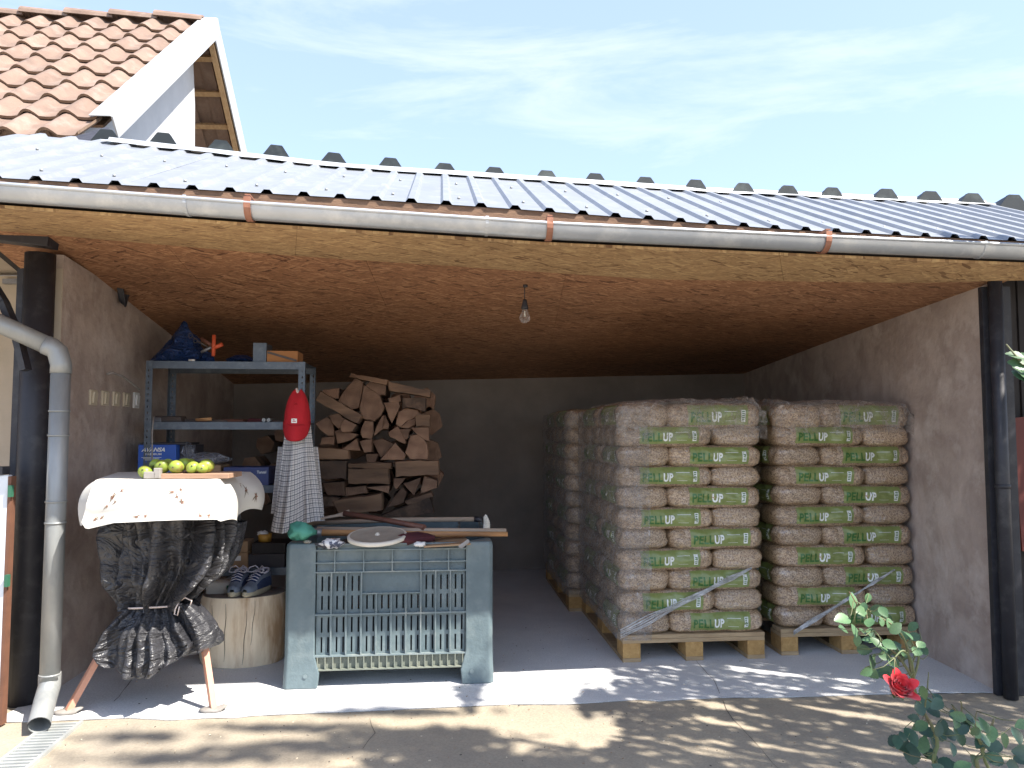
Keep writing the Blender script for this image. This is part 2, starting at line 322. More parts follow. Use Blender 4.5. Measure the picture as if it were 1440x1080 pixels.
def plaid_mat():
    m = bpy.data.materials.new('plaid_cotton'); m.use_nodes = True; t = m.node_tree; n = t.nodes; l = t.links; b = n['Principled BSDF']; b.inputs['Roughness'].default_value = .9
    uv = n.new('ShaderNodeUVMap'); uv.uv_map = 'UVMap'; sp = n.new('ShaderNodeSeparateXYZ'); l.new(uv.outputs[0], sp.inputs[0])
    def stripe(src, freq, wdt, off=0):
        a = n.new('ShaderNodeMath'); a.operation = 'MULTIPLY_ADD'; a.inputs[1].default_value = freq; a.inputs[2].default_value = off; l.new(src, a.inputs[0])
        f = n.new('ShaderNodeMath'); f.operation = 'FRACT'; l.new(a.outputs[0], f.inputs[0])
        g = n.new('ShaderNodeMath'); g.operation = 'LESS_THAN'; g.inputs[1].default_value = wdt; l.new(f.outputs[0], g.inputs[0]); return g.outputs[0]
    fac = None
    for s_ in (stripe(sp.outputs[0], 17, .2), stripe(sp.outputs[1], 21, .2), stripe(sp.outputs[0], 17, .07, .5), stripe(sp.outputs[1], 21, .07, .5)):
        if fac is None: fac = s_; continue
        a = n.new('ShaderNodeMath'); a.operation = 'ADD'; l.new(fac, a.inputs[0]); l.new(s_, a.inputs[1]); fac = a.outputs[0]
    cr = n.new('ShaderNodeValToRGB'); e = cr.color_ramp.elements; e[0].color = (.62, .60, .58, 1); e[1].color = (.07, .075, .10, 1); q = e.new(.5); q.color = (.19, .19, .21, 1)
    h = n.new('ShaderNodeMath'); h.operation = 'MULTIPLY'; h.inputs[1].default_value = .5; l.new(fac, h.inputs[0]); l.new(h.outputs[0], cr.inputs[0]); l.new(cr.outputs[0], b.inputs['Base Color'])
    return m
def concrete(name, c1, c2, c3, fine=(.86, 1.1), crack=True):
    m = mat(name, c1, c2, scale=2.2, rough=.9, bump=.35, bscale=70, c3=c3, s3=.8, detail=9)
    t = m.node_tree; n = t.nodes; l = t.links; b = n['Principled BSDF']
    src = b.inputs['Base Color'].links[0].from_socket; tc = [q for q in n if q.type == 'TEX_COORD'][0]
    no = n.new('ShaderNodeTexNoise'); no.inputs['Scale'].default_value = 130; no.inputs['Detail'].default_value = 3; l.new(tc.outputs['Object'], no.inputs['Vector'])
    mr = n.new('ShaderNodeMapRange'); mr.inputs['From Min'].default_value = .3; mr.inputs['From Max'].default_value = .7; mr.inputs['To Min'].default_value = fine[0]; mr.inputs['To Max'].default_value = fine[1]; l.new(no.outputs['Fac'], mr.inputs['Value'])
    hs = n.new('ShaderNodeHueSaturation'); l.new(mr.outputs[0], hs.inputs['Value']); l.new(src, hs.inputs['Color'])
    # dark specks
    vo = n.new('ShaderNodeTexVoronoi'); vo.inputs['Scale'].default_value = 9; l.new(tc.outputs['Object'], vo.inputs['Vector'])
    lt = n.new('ShaderNodeMath'); lt.operation = 'LESS_THAN'; lt.inputs[1].default_value = .055; l.new(vo.outputs['Distance'], lt.inputs[0])
    sm = n.new('ShaderNodeMath'); sm.operation = 'MULTIPLY'; sm.inputs[1].default_value = .35; l.new(lt.outputs[0], sm.inputs[0])
    mx = n.new('ShaderNodeMixRGB'); mx.inputs['Color2'].default_value = (.12, .1, .08, 1); l.new(sm.outputs[0], mx.inputs['Fac']); l.new(hs.outputs[0], mx.inputs['Color1']); l.new(mx.outputs[0], b.inputs['Base Color'])
    return m
M = {}
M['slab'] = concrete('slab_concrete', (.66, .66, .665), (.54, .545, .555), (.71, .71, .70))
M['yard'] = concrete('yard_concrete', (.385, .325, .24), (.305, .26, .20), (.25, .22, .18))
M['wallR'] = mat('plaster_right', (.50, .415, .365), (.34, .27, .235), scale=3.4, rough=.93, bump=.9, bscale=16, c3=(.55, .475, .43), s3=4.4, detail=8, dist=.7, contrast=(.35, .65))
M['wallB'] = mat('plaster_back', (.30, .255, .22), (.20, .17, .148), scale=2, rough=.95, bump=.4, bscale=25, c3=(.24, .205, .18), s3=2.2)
M['cream'] = mat('cream_plaster', (.52, .45, .37), (.44, .38, .30), scale=5, rough=.9, bump=.3)
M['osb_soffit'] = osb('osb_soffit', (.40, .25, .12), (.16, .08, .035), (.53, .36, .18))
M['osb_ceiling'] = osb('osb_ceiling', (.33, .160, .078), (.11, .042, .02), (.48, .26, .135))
M['roofmetal'] = mat('roof_sheet_metal', (.27, .285, .31), (.22, .235, .26), scale=3, rough=.45, metal=.3, bump=.06, bscale=12, rvar=.1, c3=(.30, .31, .32), s3=9)
M['flash'] = mat('flashing_metal', (.48, .50, .52), (.40, .42, .44), scale=5, rough=.4, metal=.3, bump=.15, bscale=9)
M['zinc'] = mat('galvanised_zinc', (.50, .53, .57), (.40, .43, .47), scale=4, rough=.42, metal=.55, bump=.08, bscale=20, rvar=.12, c3=(.58, .60, .62), s3=7)
M['zinc_old'] = mat('dull_galvanised_pipe', (.34, .35, .345), (.24, .255, .26), scale=9, rough=.5, metal=.35, bump=.12, bscale=60, rvar=.1, c3=(.42, .42, .40), s3=3, stretch=(1, 1, .35))
M['copper'] = mat('rusty_bracket', (.36, .17, .11), (.24, .10, .06), scale=25, rough=.6, metal=.2)
M['darkroof'] = mat('dark_green_grey_sheet', (.018, .023, .025), (.012, .016, .017), scale=9, rough=.5, c3=(.05, .06, .058), s3=5)
M['fascia'] = mat('weathered_fascia', (.22, .13, .08), (.12, .07, .045), scale=12, rough=.9, stretch=(1, 6, 6), bump=.3)
M['tile'] = mat('clay_tile', (.225, .152, .115), (.165, .112, .087), scale=7, rough=.85, bump=.25, bscale=60, c3=(.255, .19, .155), s3=5, objrand=.10)
M['tile_edge'] = mat('weathered_tile_edge', (.24, .16, .11), (.12, .08, .055), scale=18, rough=.95)
M['whitepaint'] = mat('white_painted_metal', (.42, .43, .44), (.37, .38, .39), scale=3, rough=.4, bump=.05, bscale=6)
M['cladding'] = mat('white_gable_sheet', (.50, .51, .52), (.42, .43, .44), scale=4, rough=.55)
M['rawwood'] = mat('raw_timber', (.52, .36, .2), (.36, .22, .11), scale=9, rough=.85, stretch=(4, 1, 4), bump=.2)
M['pallet'] = mat('pallet_wood', (.47, .34, .20), (.33, .225, .125), scale=7, rough=.88, stretch=(1.2, 6, 6), bump=.3, bscale=25, objrand=.12)
M['block'] = mat('pallet_block_chipboard', (.50, .31, .12), (.36, .20, .07), scale=40, rough=.9, bump=.5, bscale=80, objrand=.12)
M['black'] = mat('black_painted_steel', (.018, .018, .024), (.03, .03, .038), scale=5, rough=.52, bump=.08, bscale=18, c3=(.05, .05, .055), s3=14)
M['beige_sw'] = mat('cream_switch_plastic', (.60, .53, .40), (.55, .48, .36), rough=.4)
M['white'] = mat('white_plastic', (.78, .78, .77), (.7, .7, .7), rough=.45)
M['shelf'] = mat('blue_grey_shelf_steel', (.105, .13, .16), (.08, .10, .13), scale=12, rough=.4, metal=.3, c3=(.14, .165, .195), s3=20)
M['crate'] = mat('grey_blue_crate_plastic', (.125, .168, .182), (.09, .126, .14), scale=5, rough=.5, bump=.25, bscale=55, c3=(.17, .21, .215), s3=4, detail=8, contrast=(.35, .65))
M['crate_rim'] = mat('worn_crate_ribs', (.17, .215, .225), (.125, .165, .178), scale=8, rough=.5, bump=.2, bscale=60, c3=(.27, .29, .27), s3=5)
M['dirt'] = mat('dry_dirt_on_plastic', (.20, .21, .17), (.14, .16, .135), scale=6, rough=.9, bump=.3, bscale=40)
M['logside'] = mat('log_bark', (.13, .085, .06), (.065, .045, .035), scale=9, rough=.95, bump=1, bscale=22, c3=(.24, .15, .10), s3=6, objrand=.3)
M['logsplit'] = mat('split_log_face', (.28, .165, .105), (.14, .078, .05), scale=7, rough=.9, bump=.8, bscale=14, stretch=(1, .25, 1.6), c3=(.11, .07, .05), s3=4, objrand=.25)
M['logsplitx'] = mat('split_log_side', (.30, .185, .115), (.15, .088, .055), scale=7, rough=.9, bump=.8, bscale=14, stretch=(.25, 1, 1.8), c3=(.11, .07, .05), s3=4, objrand=.25)
M['logend'] = wood_end_mat()
M['stump'] = mat('debarked_stump', (.86, .76, .60), (.74, .62, .45), scale=6, rough=.8, stretch=(3, 3, .5), bump=.35, bscale=14, c3=(.42, .27, .15), s3=2.2)
M['stumptop'] = mat('stump_sawn_top', (.20, .17, .15), (.12, .10, .09), scale=9, rough=.9, bump=.4)
M['crackdark'] = mat('dark_crack', (.05, .04, .035), (.09, .08, .07), scale=14, rough=1)
M['blackbag'] = mat('black_bin_liner', (.03, .03, .035), (.045, .045, .05), scale=4, rough=.33, bump=.3, bscale=9, spec=.6, dist=1.5)
n_ = M['blackbag'].node_tree.nodes; l_ = M['blackbag'].node_tree.links; n_['Bump'].inputs['Distance'].default_value = .012
l_.new(wrinkle(n_, l_, [q for q in n_ if q.type == 'TEX_COORD'][0], .9, .022, .42), n_['Bump'].inputs['Normal'])
M['cloth'] = mat('white_tablecloth', (.60, .585, .55), (.54, .52, .475), scale=3, rough=.9, bump=.25, bscale=9)
M['cloth_back'] = mat('tablecloth_embroidery', (.12, .07, .04), (.17, .12, .06), scale=40, rough=.9)
M['cloth_red'] = mat('embroidery_rust', (.22, .085, .055), (.26, .12, .08), scale=40, rough=.9)
M['pinkleg'] = mat('salmon_painted_leg', (.62, .32, .22), (.50, .24, .16), scale=14, rough=.6, bump=.15, stretch=(1, 1, .3))
M['string'] = mat('pale_string', (.70, .58, .52), (.6, .5, .45), rough=.9)
M['red'] = mat('red_cotton', (.50, .012, .022), (.42, .01, .018), scale=20, rough=.85, bump=.3, bscale=30)
M['greyfoot'] = mat('muddy_metal_foot', (.30, .28, .26), (.2, .18, .16), scale=20, rough=.8)
M['plaid'] = plaid_mat()
M['apple'] = mat('green_apple', (.20, .30, .035), (.28, .34, .055), scale=14, rough=.38, c3=(.20, .13, .04), s3=25, objrand=.12)
M['board'] = mat('chopping_board', (.40, .25, .17), (.28, .17, .11), scale=9, rough=.8, stretch=(.4, 4, 4))
M['bluebox'] = mat('blue_printed_card', (.025, .09, .42), (.04, .13, .5), scale=5, rough=.5)
M['darkbox'] = mat('dark_card', (.03, .03, .04), (.05, .045, .05), scale=5, rough=.7)
M['navybox'] = mat('navy_card', (.025, .035, .12), (.035, .05, .15), scale=5, rough=.55)
M['card'] = mat('brown_cardboard', (.36, .24, .14), (.30, .19, .11), scale=8, rough=.9)
M['orangecard'] = mat('orange_cardboard', (.42, .20, .08), (.36, .16, .06), scale=8, rough=.85)
M['bluebag'] = mat('blue_plastic_bag', (.010, .035, .13), (.014, .05, .18), scale=6, rough=.3, bump=1, bscale=14, dist=1.5)
n_ = M['bluebag'].node_tree.nodes; l_ = M['bluebag'].node_tree.links; l_.new(wrinkle(n_, l_, [q for q in n_ if q.type == 'TEX_COORD'][0], 1, .03, .8), n_['Bump'].inputs['Normal'])
M['clearbag'] = film_mat('clear_plastic_bag', .25, .6, (.5, .52, .6), .25)
M['film'] = film_mat('stretch_film', .05, .26, (.80, .72, .64), .16)
M['filmside'] = film_mat('stretch_film_side', .08, .34, (.55, .53, .52), .16)
M['filmband'] = film_mat('twisted_film_band', .35, .75, (.95, .95, .96), .15)
M['orange'] = mat('orange_red_handle', (.62, .10, .035), (.5, .08, .03), rough=.5)
M['steel'] = mat('grey_tool_steel', (.30, .31, .33), (.2, .2, .22), scale=20, rough=.45, metal=.6)
M['darktool'] = mat('oily_dark_iron', (.05, .045, .05), (.09, .07, .06), scale=20, rough=.5)
M['handle'] = mat('ash_handle', (.55, .31, .14), (.40, .20, .08), scale=6, rough=.6, stretch=(.3, 4, 4), c3=(.26, .13, .06), s3=7)
M['handle_dark'] = mat('dark_reddish_handle', (.17, .07, .045), (.10, .04, .03), scale=9, rough=.6, stretch=(.3, 4, 4))
M['handle_pale'] = mat('weathered_handle', (.45, .36, .28), (.33, .25, .19), scale=9, rough=.8, stretch=(.3, 4, 4))
M['lid'] = mat('grey_lid_top', (.38, .34, .28), (.30, .265, .215), scale=14, rough=.8, bump=.2)
M['lidrim'] = mat('lid_rim_cream', (.70, .66, .58), (.6, .56, .48), scale=14, rough=.6)
M['greencloth'] = mat('green_rubber_glove', (.06, .25, .19), (.08, .32, .24), scale=20, rough=.7, bump=.4)
M['rag'] = mat('striped_rag', (.75, .75, .76), (.10, .11, .16), scale=28, rough=.9, contrast=(.5, .56))
M['maroon'] = mat('dark_maroon_cloth', (.09, .015, .02), (.05, .01, .015), rough=.9)
M['yellow'] = mat('ochre_tin', (.55, .30, .05), (.45, .24, .04), rough=.5)
M['shoe_blue'] = mat('shoe_navy_mesh', (.03, .05, .13), (.05, .08, .18), scale=60, rough=.8, bump=.3)
M['shoe_grey'] = mat('shoe_grey_suede', (.20, .24, .31), (.15, .19, .26), scale=30, rough=.85)
M['shoe_sole'] = mat('shoe_sole_cream', (.52, .48, .36), (.42, .38, .28), scale=20, rough=.8)
M['lace'] = mat('pale_lace', (.62, .62, .70), (.5, .5, .6), rough=.9)
M['sack'] = mat('off_white_sack', (.46, .44, .40), (.38, .36, .33), scale=9, rough=.8, bump=.4)
M['green'] = mat('dark_green_print', (.02, .10, .06), (.03, .12, .07), rough=.6)
M['labelgreen'] = mat('lime_green_print', (.185, .235, .055), (.23, .27, .09), scale=9, rough=.45, coat=.7, bump=.3, bscale=18, stretch=(6, 1, 6))
M['labeldark'] = mat('dark_green_lettering', (.03, .13, .02), (.04, .15, .03), rough=.5, coat=.6)
M['labelwhite'] = mat('white_lettering', (.80, .82, .78), (.75, .78, .74), rough=.5, coat=.6)
M['leaf'] = mat('rose_leaf', (.075, .15, .060), (.05, .105, .045), scale=9, rough=.45, objrand=.3, spec=.5)
M['leafdark'] = mat('old_rose_leaf', (.028, .075, .045), (.02, .055, .035), scale=9, rough=.42, objrand=.3)
M['stem'] = mat('rose_stem', (.10, .16, .06), (.16, .12, .07), scale=14, rough=.6)
M['petal'] = mat('red_rose_petal', (.70, .018, .028), (.55, .01, .02), scale=9, rough=.55, sheen=.3)
M['treeleaf'] = mat('tree_leaf', (.06, .12, .035), (.045, .09, .03), scale=5, rough=.6)
M['bark'] = mat('tree_bark', (.16, .12, .09), (.09, .07, .055), scale=9, rough=.95, bump=.8, stretch=(3, 3, .6))
M['planks'] = mat('dark_stained_planks', (.035, .03, .03), (.02, .018, .02), scale=7, rough=.8, stretch=(4, 4, .5))
M['redsheet'] = mat('red_brown_sheet', (.15, .03, .022), (.11, .022, .018), scale=5, rough=.6)
M['grate'] = mat('galvanised_grate', (.52, .54, .53), (.42, .44, .43), scale=14, rough=.5, metal=.4)
M['glass'] = film_mat('bulb_glass', .05, .12, (.9, .9, .9), .05)
M['doorwhite'] = mat('white_door_panel', (.72, .76, .80), (.66, .70, .75), rough=.45)
M['doorbrown'] = mat('brown_door_edge', (.16, .07, .04), (.11, .05, .03), scale=14, rough=.7)
M['pellet'] = pellet_mat()

# ------------------------------------------------------------------ ground
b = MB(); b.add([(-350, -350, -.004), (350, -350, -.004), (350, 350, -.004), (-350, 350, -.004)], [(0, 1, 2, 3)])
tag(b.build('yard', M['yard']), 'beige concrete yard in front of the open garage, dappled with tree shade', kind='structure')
edge = [(-8, 1016), (40, 1015), (90, 1012), (180, 1010), (240, 1012), (300, 1009), (330, 1010), (355, 1006), (400, 1005), (450, 1002), (520, 1000), (600, 996), (720, 990), (800, 989), (900, 984), (925, 986), (1010, 980), (1100, 979), (1280, 974), (1352, 974), (1380, 972), (1430, 977)]
top = [gr(px, py + rnd(-1.2, 1.2)) for px, py in edge]
b = MB(); n = len(top); bk = [Vector((lerp(-2.6, 2.45, i / (n - 1)), 7.8, 0)) for i in range(n)]
b.add([p for p in top] + bk + [p - Z * .02 for p in top], [(i, i + 1, n + i + 1, n + i) for i in range(n - 1)] + [(i + 1, i, 2 * n + i, 2 * n + i + 1) for i in range(n - 1)])
tag(b.build('garage_floor', M['slab']), 'grey concrete floor slab of the garage with a ragged front edge', kind='structure')
b = MB(); vs = []; pe = []
for i in range(len(top) - 1):
    for k in range(12): pe.append(lerp(top[i], top[i + 1], k / 12))
for i, p in enumerate(pe):
    w_ = .0035 * (.4 + abs(noise.noise(Vector((p.x * 9, 1, 0)))) * 3.2); vs += [Vector((p.x, p.y + .001, -.002)), Vector((p.x, p.y - w_, -.002))]
b.add(vs, [(2 * i, 2 * i + 1, 2 * i + 3, 2 * i + 2) for i in range(len(pe) - 1)])
tag(b.build('slab_edge_joint', M['crackdark'], fix=False), 'dark ragged joint where the yard meets the garage slab', kind='structure')
def crack(name, pts, wd, z, label):
    P = []
    for (a, c) in zip(pts[:-1], pts[1:]):
        k = max(2, int((Vector(c) - Vector(a)).length / 12))
        for i in range(k): P.append((lerp(a[0], c[0], i / k) + rnd(-2, 2), lerp(a[1], c[1], i / k) + rnd(-1, 1)))
    P.append(pts[-1]); b = MB(); vs = []
    for (px, py) in P:
        q = gr(px, py, z); ww = wd * rnd(.3, 1.2); vs += [q + Vector((-ww, 0, 0)), q + Vector((ww, 0, 0))]
    b.add(vs, [(2 * i, 2 * i + 1, 2 * i + 3, 2 * i + 2) for i in range(len(P) - 1)])
    tag(b.build(name, M['crackdark'], fix=False), label, kind='structure')
crack('floor_joint', [(975, 925), (990, 940), (1003, 955), (1012, 975)], .0017, .0015, 'dark joint in the slab in front of the pallets')
crack('floor_joint', [(186, 955), (172, 972), (160, 986)], .002, .0015, 'short crack in the slab under the table')
crack('yard_crack', [(1018, 985), (1030, 1012), (1058, 1040), (1078, 1062), (1100, 1085)], .0014, -.0025, 'thin crack running across the yard concrete')
crack('yard_crack', [(512, 1052), (528, 1030), (520, 1010)], .0011, -.0025, 'faint crack in the yard below the crate')
# slot drain
d0 = gr(92, 1018, -.004); d1 = gr(2, 1092, -.004); dv = (d1 - d0).normalized(); dn = Vector((dv.y, -dv.x, 0))
t = thing('drain_channel', d1, 'galvanised slotted drain channel set in the concrete below the downpipe', 'drain')
b = MB(); wv = .062
b.add([d0 + dn * wv + Z * .002, d0 - dn * wv + Z * .002, d0 - dn * wv + dv * .9 + Z * .002, d0 + dn * wv + dv * .9 + Z * .002], [(0, 1, 2, 3)]); b.build('trough_shade', M['crackdark'], t)  # flat dark strip painted in place of the shaded hollow below the bars
for s in (-1, 1):
    b = MB(); c = d0 + dv * .45 + dn * s * (wv + .004) + Z * .006
    b.box(c, (.9, .014, .014), RZ(math.atan2(dv.y, dv.x))); b.build('rail', M['grate'], t)
bar = None
for k in range(30):
    c = d0 + dv * (.02 + k * .03) + Z * .007
    if bar is None:
        b = MB(); b.box(c, (.015, 2 * wv - .004, .008), RZ(math.atan2(dv.y, dv.x))); bar = b.build('bar', M['grate'], t)
    else:
        q = bar.copy(); col.objects.link(q); q.location = bar.location + dv * (k * .03)

# ------------------------------------------------------------------ garage
G = thing('garage', (0, 3.65, 0), 'open-fronted plastered garage with corrugated metal roof and fibreboard ceiling', 'garage')
LW0 = Vector((-2.21, 3.74, 0)); LW1 = Vector((-2.45, 6.75, 0)); RW0 = Vector((2.345, 3.75, 0)); RW1 = Vector((2.21, 7.32, 0))
def wallslab(p, q, th, z0, z1, name, m):    # vertical slab from p to q, thickness towards th
    b = MB(); b.hexa([p, q, q + th, p + th, p + Z * z0, q + Z * z1, q + th + Z * z1, p + th + Z * z0]); return b.build(name, m, G)
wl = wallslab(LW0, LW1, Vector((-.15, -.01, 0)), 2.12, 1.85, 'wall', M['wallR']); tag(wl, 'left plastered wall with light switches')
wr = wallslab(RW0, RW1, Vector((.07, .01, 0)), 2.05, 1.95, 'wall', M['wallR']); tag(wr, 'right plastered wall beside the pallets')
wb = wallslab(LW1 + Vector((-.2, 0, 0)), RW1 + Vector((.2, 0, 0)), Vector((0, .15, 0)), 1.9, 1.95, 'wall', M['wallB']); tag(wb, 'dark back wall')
b = MB(); b.hexa([LW0 + Vector((-.153, -.008, 0)), LW0 + Vector((0.002, -.008, 0)), LW0 + Vector((0.002, -.001, 0)), LW0 + Vector((-.153, -.001, 0))] + [LW0 + Vector((x, y, 2.05)) for x, y in ((-.153, -.008), (.002, -.008), (.002, -.001), (-.153, -.001))])
b.build('wall_end_render', M['cream'], G)
# eave line, ceiling edge and ridge as tables over the picture's width: x, y, distance
GUT = [(-260, 250, 2.66), (0, 271, 2.85), (350, 297, 3.0), (770, 325, 3.15), (1155, 343, 3.32), (1440, 355, 3.45), (1700, 365, 3.58)]
LOW = [(-260, 236, 2.71), (0, 250, 2.90), (480, 278, 3.09), (700, 292, 3.16), (1100, 322, 3.33), (1440, 339, 3.50), (1700, 351, 3.63)]
UP = [(-300, 158), (130, 198), (480, 237), (700, 251), (1000, 271), (1440, 291), (1700, 302)]
SOF = [(-260, 303, 3.42), (75, 331, 3.55), (400, 359, 3.64), (920, 393, 3.80), (1290, 398, 3.74), (1400, 395, 3.66), (1700, 390, 3.7)]
def proj(p):
    y = p.y; z = p.z - CH
    f = y * cp_ + z * sp_; u = -y * sp_ + z * cp_
    return 720 + F * p.x / f, 540 - F * u / f
def tabpt(tab, px): py, d = interp(tab, px); return at(px, py, d)
# soffit (three boards) and ceiling (boards too)
def bandfn(lo, hi, x0, x1, k=12):
    P = []
    for i in range(k + 1):
        px = lerp(x0, x1, i / k); P.append((lo(px), hi(px)))
    return P
def sheet_between(name, P, th, m, label=None):
    b = MB(); n = len(P); vs = []
    for a, c in P: vs += [a, c, a + Z * th, c + Z * th]
    fs = []
    for i in range(n - 1):
        o, q = 4 * i, 4 * (i + 1)
        fs += [(o, q, q + 1, o + 1), (o + 2, o + 3, q + 3, q + 2), (o, o + 2, q + 2, q), (o + 1, q + 1, q + 3, o + 3)]
    fs += [(0, 1, 3, 2), (4 * (n - 1), 4 * (n - 1) + 2, 4 * (n - 1) + 3, 4 * (n - 1) + 1)]
    b.add(vs, fs); o = b.build(name, m, G)
    if label: o['label'] = label
    return o
gl = lambda px: tabpt(GUT, px) + V * .045 + Z * (-.047)
sl = lambda px: tabpt(SOF, px)
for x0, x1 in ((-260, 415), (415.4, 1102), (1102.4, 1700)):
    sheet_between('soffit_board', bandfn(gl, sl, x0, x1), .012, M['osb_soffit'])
def ceil_back(px):
    u = (px - 75) / (1310 - 75); return Vector((lerp(-2.6, 2.35, u), lerp(6.74, 7.35, u), lerp(1.66, 1.80, u)))
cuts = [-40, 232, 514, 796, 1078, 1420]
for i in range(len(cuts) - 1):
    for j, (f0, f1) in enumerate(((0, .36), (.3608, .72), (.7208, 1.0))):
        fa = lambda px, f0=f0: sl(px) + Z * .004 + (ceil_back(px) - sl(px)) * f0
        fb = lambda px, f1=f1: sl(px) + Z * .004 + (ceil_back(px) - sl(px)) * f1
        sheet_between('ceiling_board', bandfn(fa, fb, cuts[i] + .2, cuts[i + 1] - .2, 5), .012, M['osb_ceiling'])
sheet_between('light_leak_cover', bandfn(lambda px: gl(px) + Z * .022, lambda px: sl(px) + Z * .026, -255, 1690), .01, M['planks'])  # unseen dark sheets added above the boards to stop light leaking through
sheet_between('light_leak_cover', bandfn(lambda px: sl(px) + Z * .026, lambda px: ceil_back(px) + Z * .026, -60, 1440), .01, M['planks'])
# fascia behind the gutter
P = []
b = MB(); pts = [tabpt(LOW, px) + V * .010 + Z * .000 for px in range(-260, 1701, 60)]; n = len(pts); vs = []
for p in pts: vs += [p, p + V * .02, p - Z * .085, p - Z * .085 + V * .02]
fs = []
for i in range(n - 1):
    o, q = 4 * i, 4 * i + 4; fs += [(o, q, q + 2, o + 2), (o + 1, o + 3, q + 3, q + 1), (o, o + 1, q + 1, q), (o + 2, q + 2, q + 3, o + 3)]
b.add(vs, fs); b.build('fascia_board', M['fascia'], G)
# corrugated front sheet: profile repeated along the eave
def arc_positions(tab, step, x0, x1):
    px = x0; res = [px]; p = tabpt(tab, px)
    while px < x1:
        q = px
        while True:
            q += 1.0
            if (tabpt(tab, q) - p).length >= step: break
        px = q; p = tabpt(tab, px); res.append(px)
    return res
def upper_of(p, dist=1.28):
    q = p + V * dist
    for _ in range(4):
        px, _y = proj(q); want = interp(UP, px)[0]; r = ray(px, want); q.z = CH + r.z / r.y * q.y
    return q
ribs = arc_positions(LOW, .143, -259, 1660)
prof = [(0, 0), (.66, 0), (.74, .016), (.91, .016), (1.0, 0)]
def roof_strip(i0, i1):
    b = MB(); A = []
    for i in range(i0, i1):
        p0, p1 = tabpt(LOW, ribs[i]), tabpt(LOW, ribs[i + 1]); q0, q1 = upper_of(p0), upper_of(p1)
        for (s_, h) in (prof[:-1] if i < i1 - 1 else prof):
            A.append((lerp(p0, p1, s_) + Z * h, lerp(q0, q1, s_) + Z * h))
    n = len(A); vs = []
    for a, c in A: vs += [a, lerp(a, c, .5) + Z * rnd(-.001, .001), c]
    b.add(vs, [(3 * i + k, 3 * i + 3 + k, 3 * i + 4 + k, 3 * i + 1 + k) for i in range(n - 1) for k in (0, 1)])
    return b.build('roof_sheet', M['roofmetal'], G, fix=False)
k = 0
while k < len(ribs) - 2:
    e = min(k + 7, len(ribs) - 1); roof_strip(k, e); k = e
P = [(tabpt(LOW, px) + V * .012 - Z * .004, upper_of(tabpt(LOW, px)) - Z * .012) for px in range(-255, 1660, 45)]
sheet_between('roof_underlay', P, .003, M['planks'])
# screws
b = MB()
for i in range(0, len(ribs) - 1, 2):
    p = tabpt(LOW, lerp(ribs[i], ribs[i + 1], .22)); q = upper_of(p)
    for f_ in (.16, .62):
        c = lerp(p, q, f_ + rnd(-.02, .02)); b.tube([c, c + Z * .008], .007, 6, cap=True)
tag(b.build('roof_screws', M['zinc_old'], G), kind='stuff')
# gutter
gp = [tabpt(GUT, px) for px in range(-260, 1701, 35)]
b = MB(); vs = []; K = 10; rr = .052
for p in gp:
    for r_ in (rr, rr - .003):
        for j in range(K + 1):
            a = math.pi + math.pi * j / K; vs.append(p + V * (-math.cos(a - math.pi) * r_) + Z * (math.sin(a) * r_ + .018))
n = len(gp); W_ = 2 * (K + 1); fs = []
for i in range(n - 1):
    for j in range(K):
        fs.append((i * W_ + j, (i + 1) * W_ + j, (i + 1) * W_ + j + 1, i * W_ + j + 1))
        o = K + 1; fs.append((i * W_ + o + j, i * W_ + o + j + 1, (i + 1) * W_ + o + j + 1, (i + 1) * W_ + o + j))
b.add(vs, fs, 0, True)
b.tube([p - V * rr + Z * .020 for p in gp], .008, 8); gutter = b.build('gutter', M['zinc'], G)
def gutter_ring(px, wdt, rad, name, m, parent):
    p = tabpt(GUT, px); e = (tabpt(GUT, px + 5) - tabpt(GUT, px - 5)).normalized(); vs = []
    for s_ in (-wdt / 2, wdt / 2):
        for r_ in (rad, rad - .004):
            for j in range(K + 3):
                a = math.pi - .25 + (math.pi + .25) * j / (K + 2); vs.append(p + e * s_ + V * (-math.cos(a - math.pi) * r_) + Z * (math.sin(a) * r_ + .018))
    q = K + 3; fs = []
    for j in range(q - 1): fs += [(j, j + 1, 2 * q + j + 1, 2 * q + j), (q + j, 3 * q + j, 3 * q + j + 1, q + j + 1), (j, q + j, q + j + 1, j + 1), (2 * q + j, 2 * q + j + 1, 3 * q + j + 1, 3 * q + j)]
    b = MB(); b.add(vs, fs, 0, False)
    if name == 'gutter_bracket': b.box(p - V * (rr + .001) + Z * .03, (wdt, .012, .025), RZ(YAW)); b.box(p + Z * .052, (wdt * .8, 2 * rr, .004), RZ(YAW))
    b.build(name, m, parent)
for px in (-120, 352, 771, 1157, 1560): gutter_ring(px, .026, .060, 'gutter_bracket', M['copper'], gutter)
for px in (265, 684, 1376): gutter_ring(px, .012, .0555, 'gutter_joint', M['zinc'], gutter)
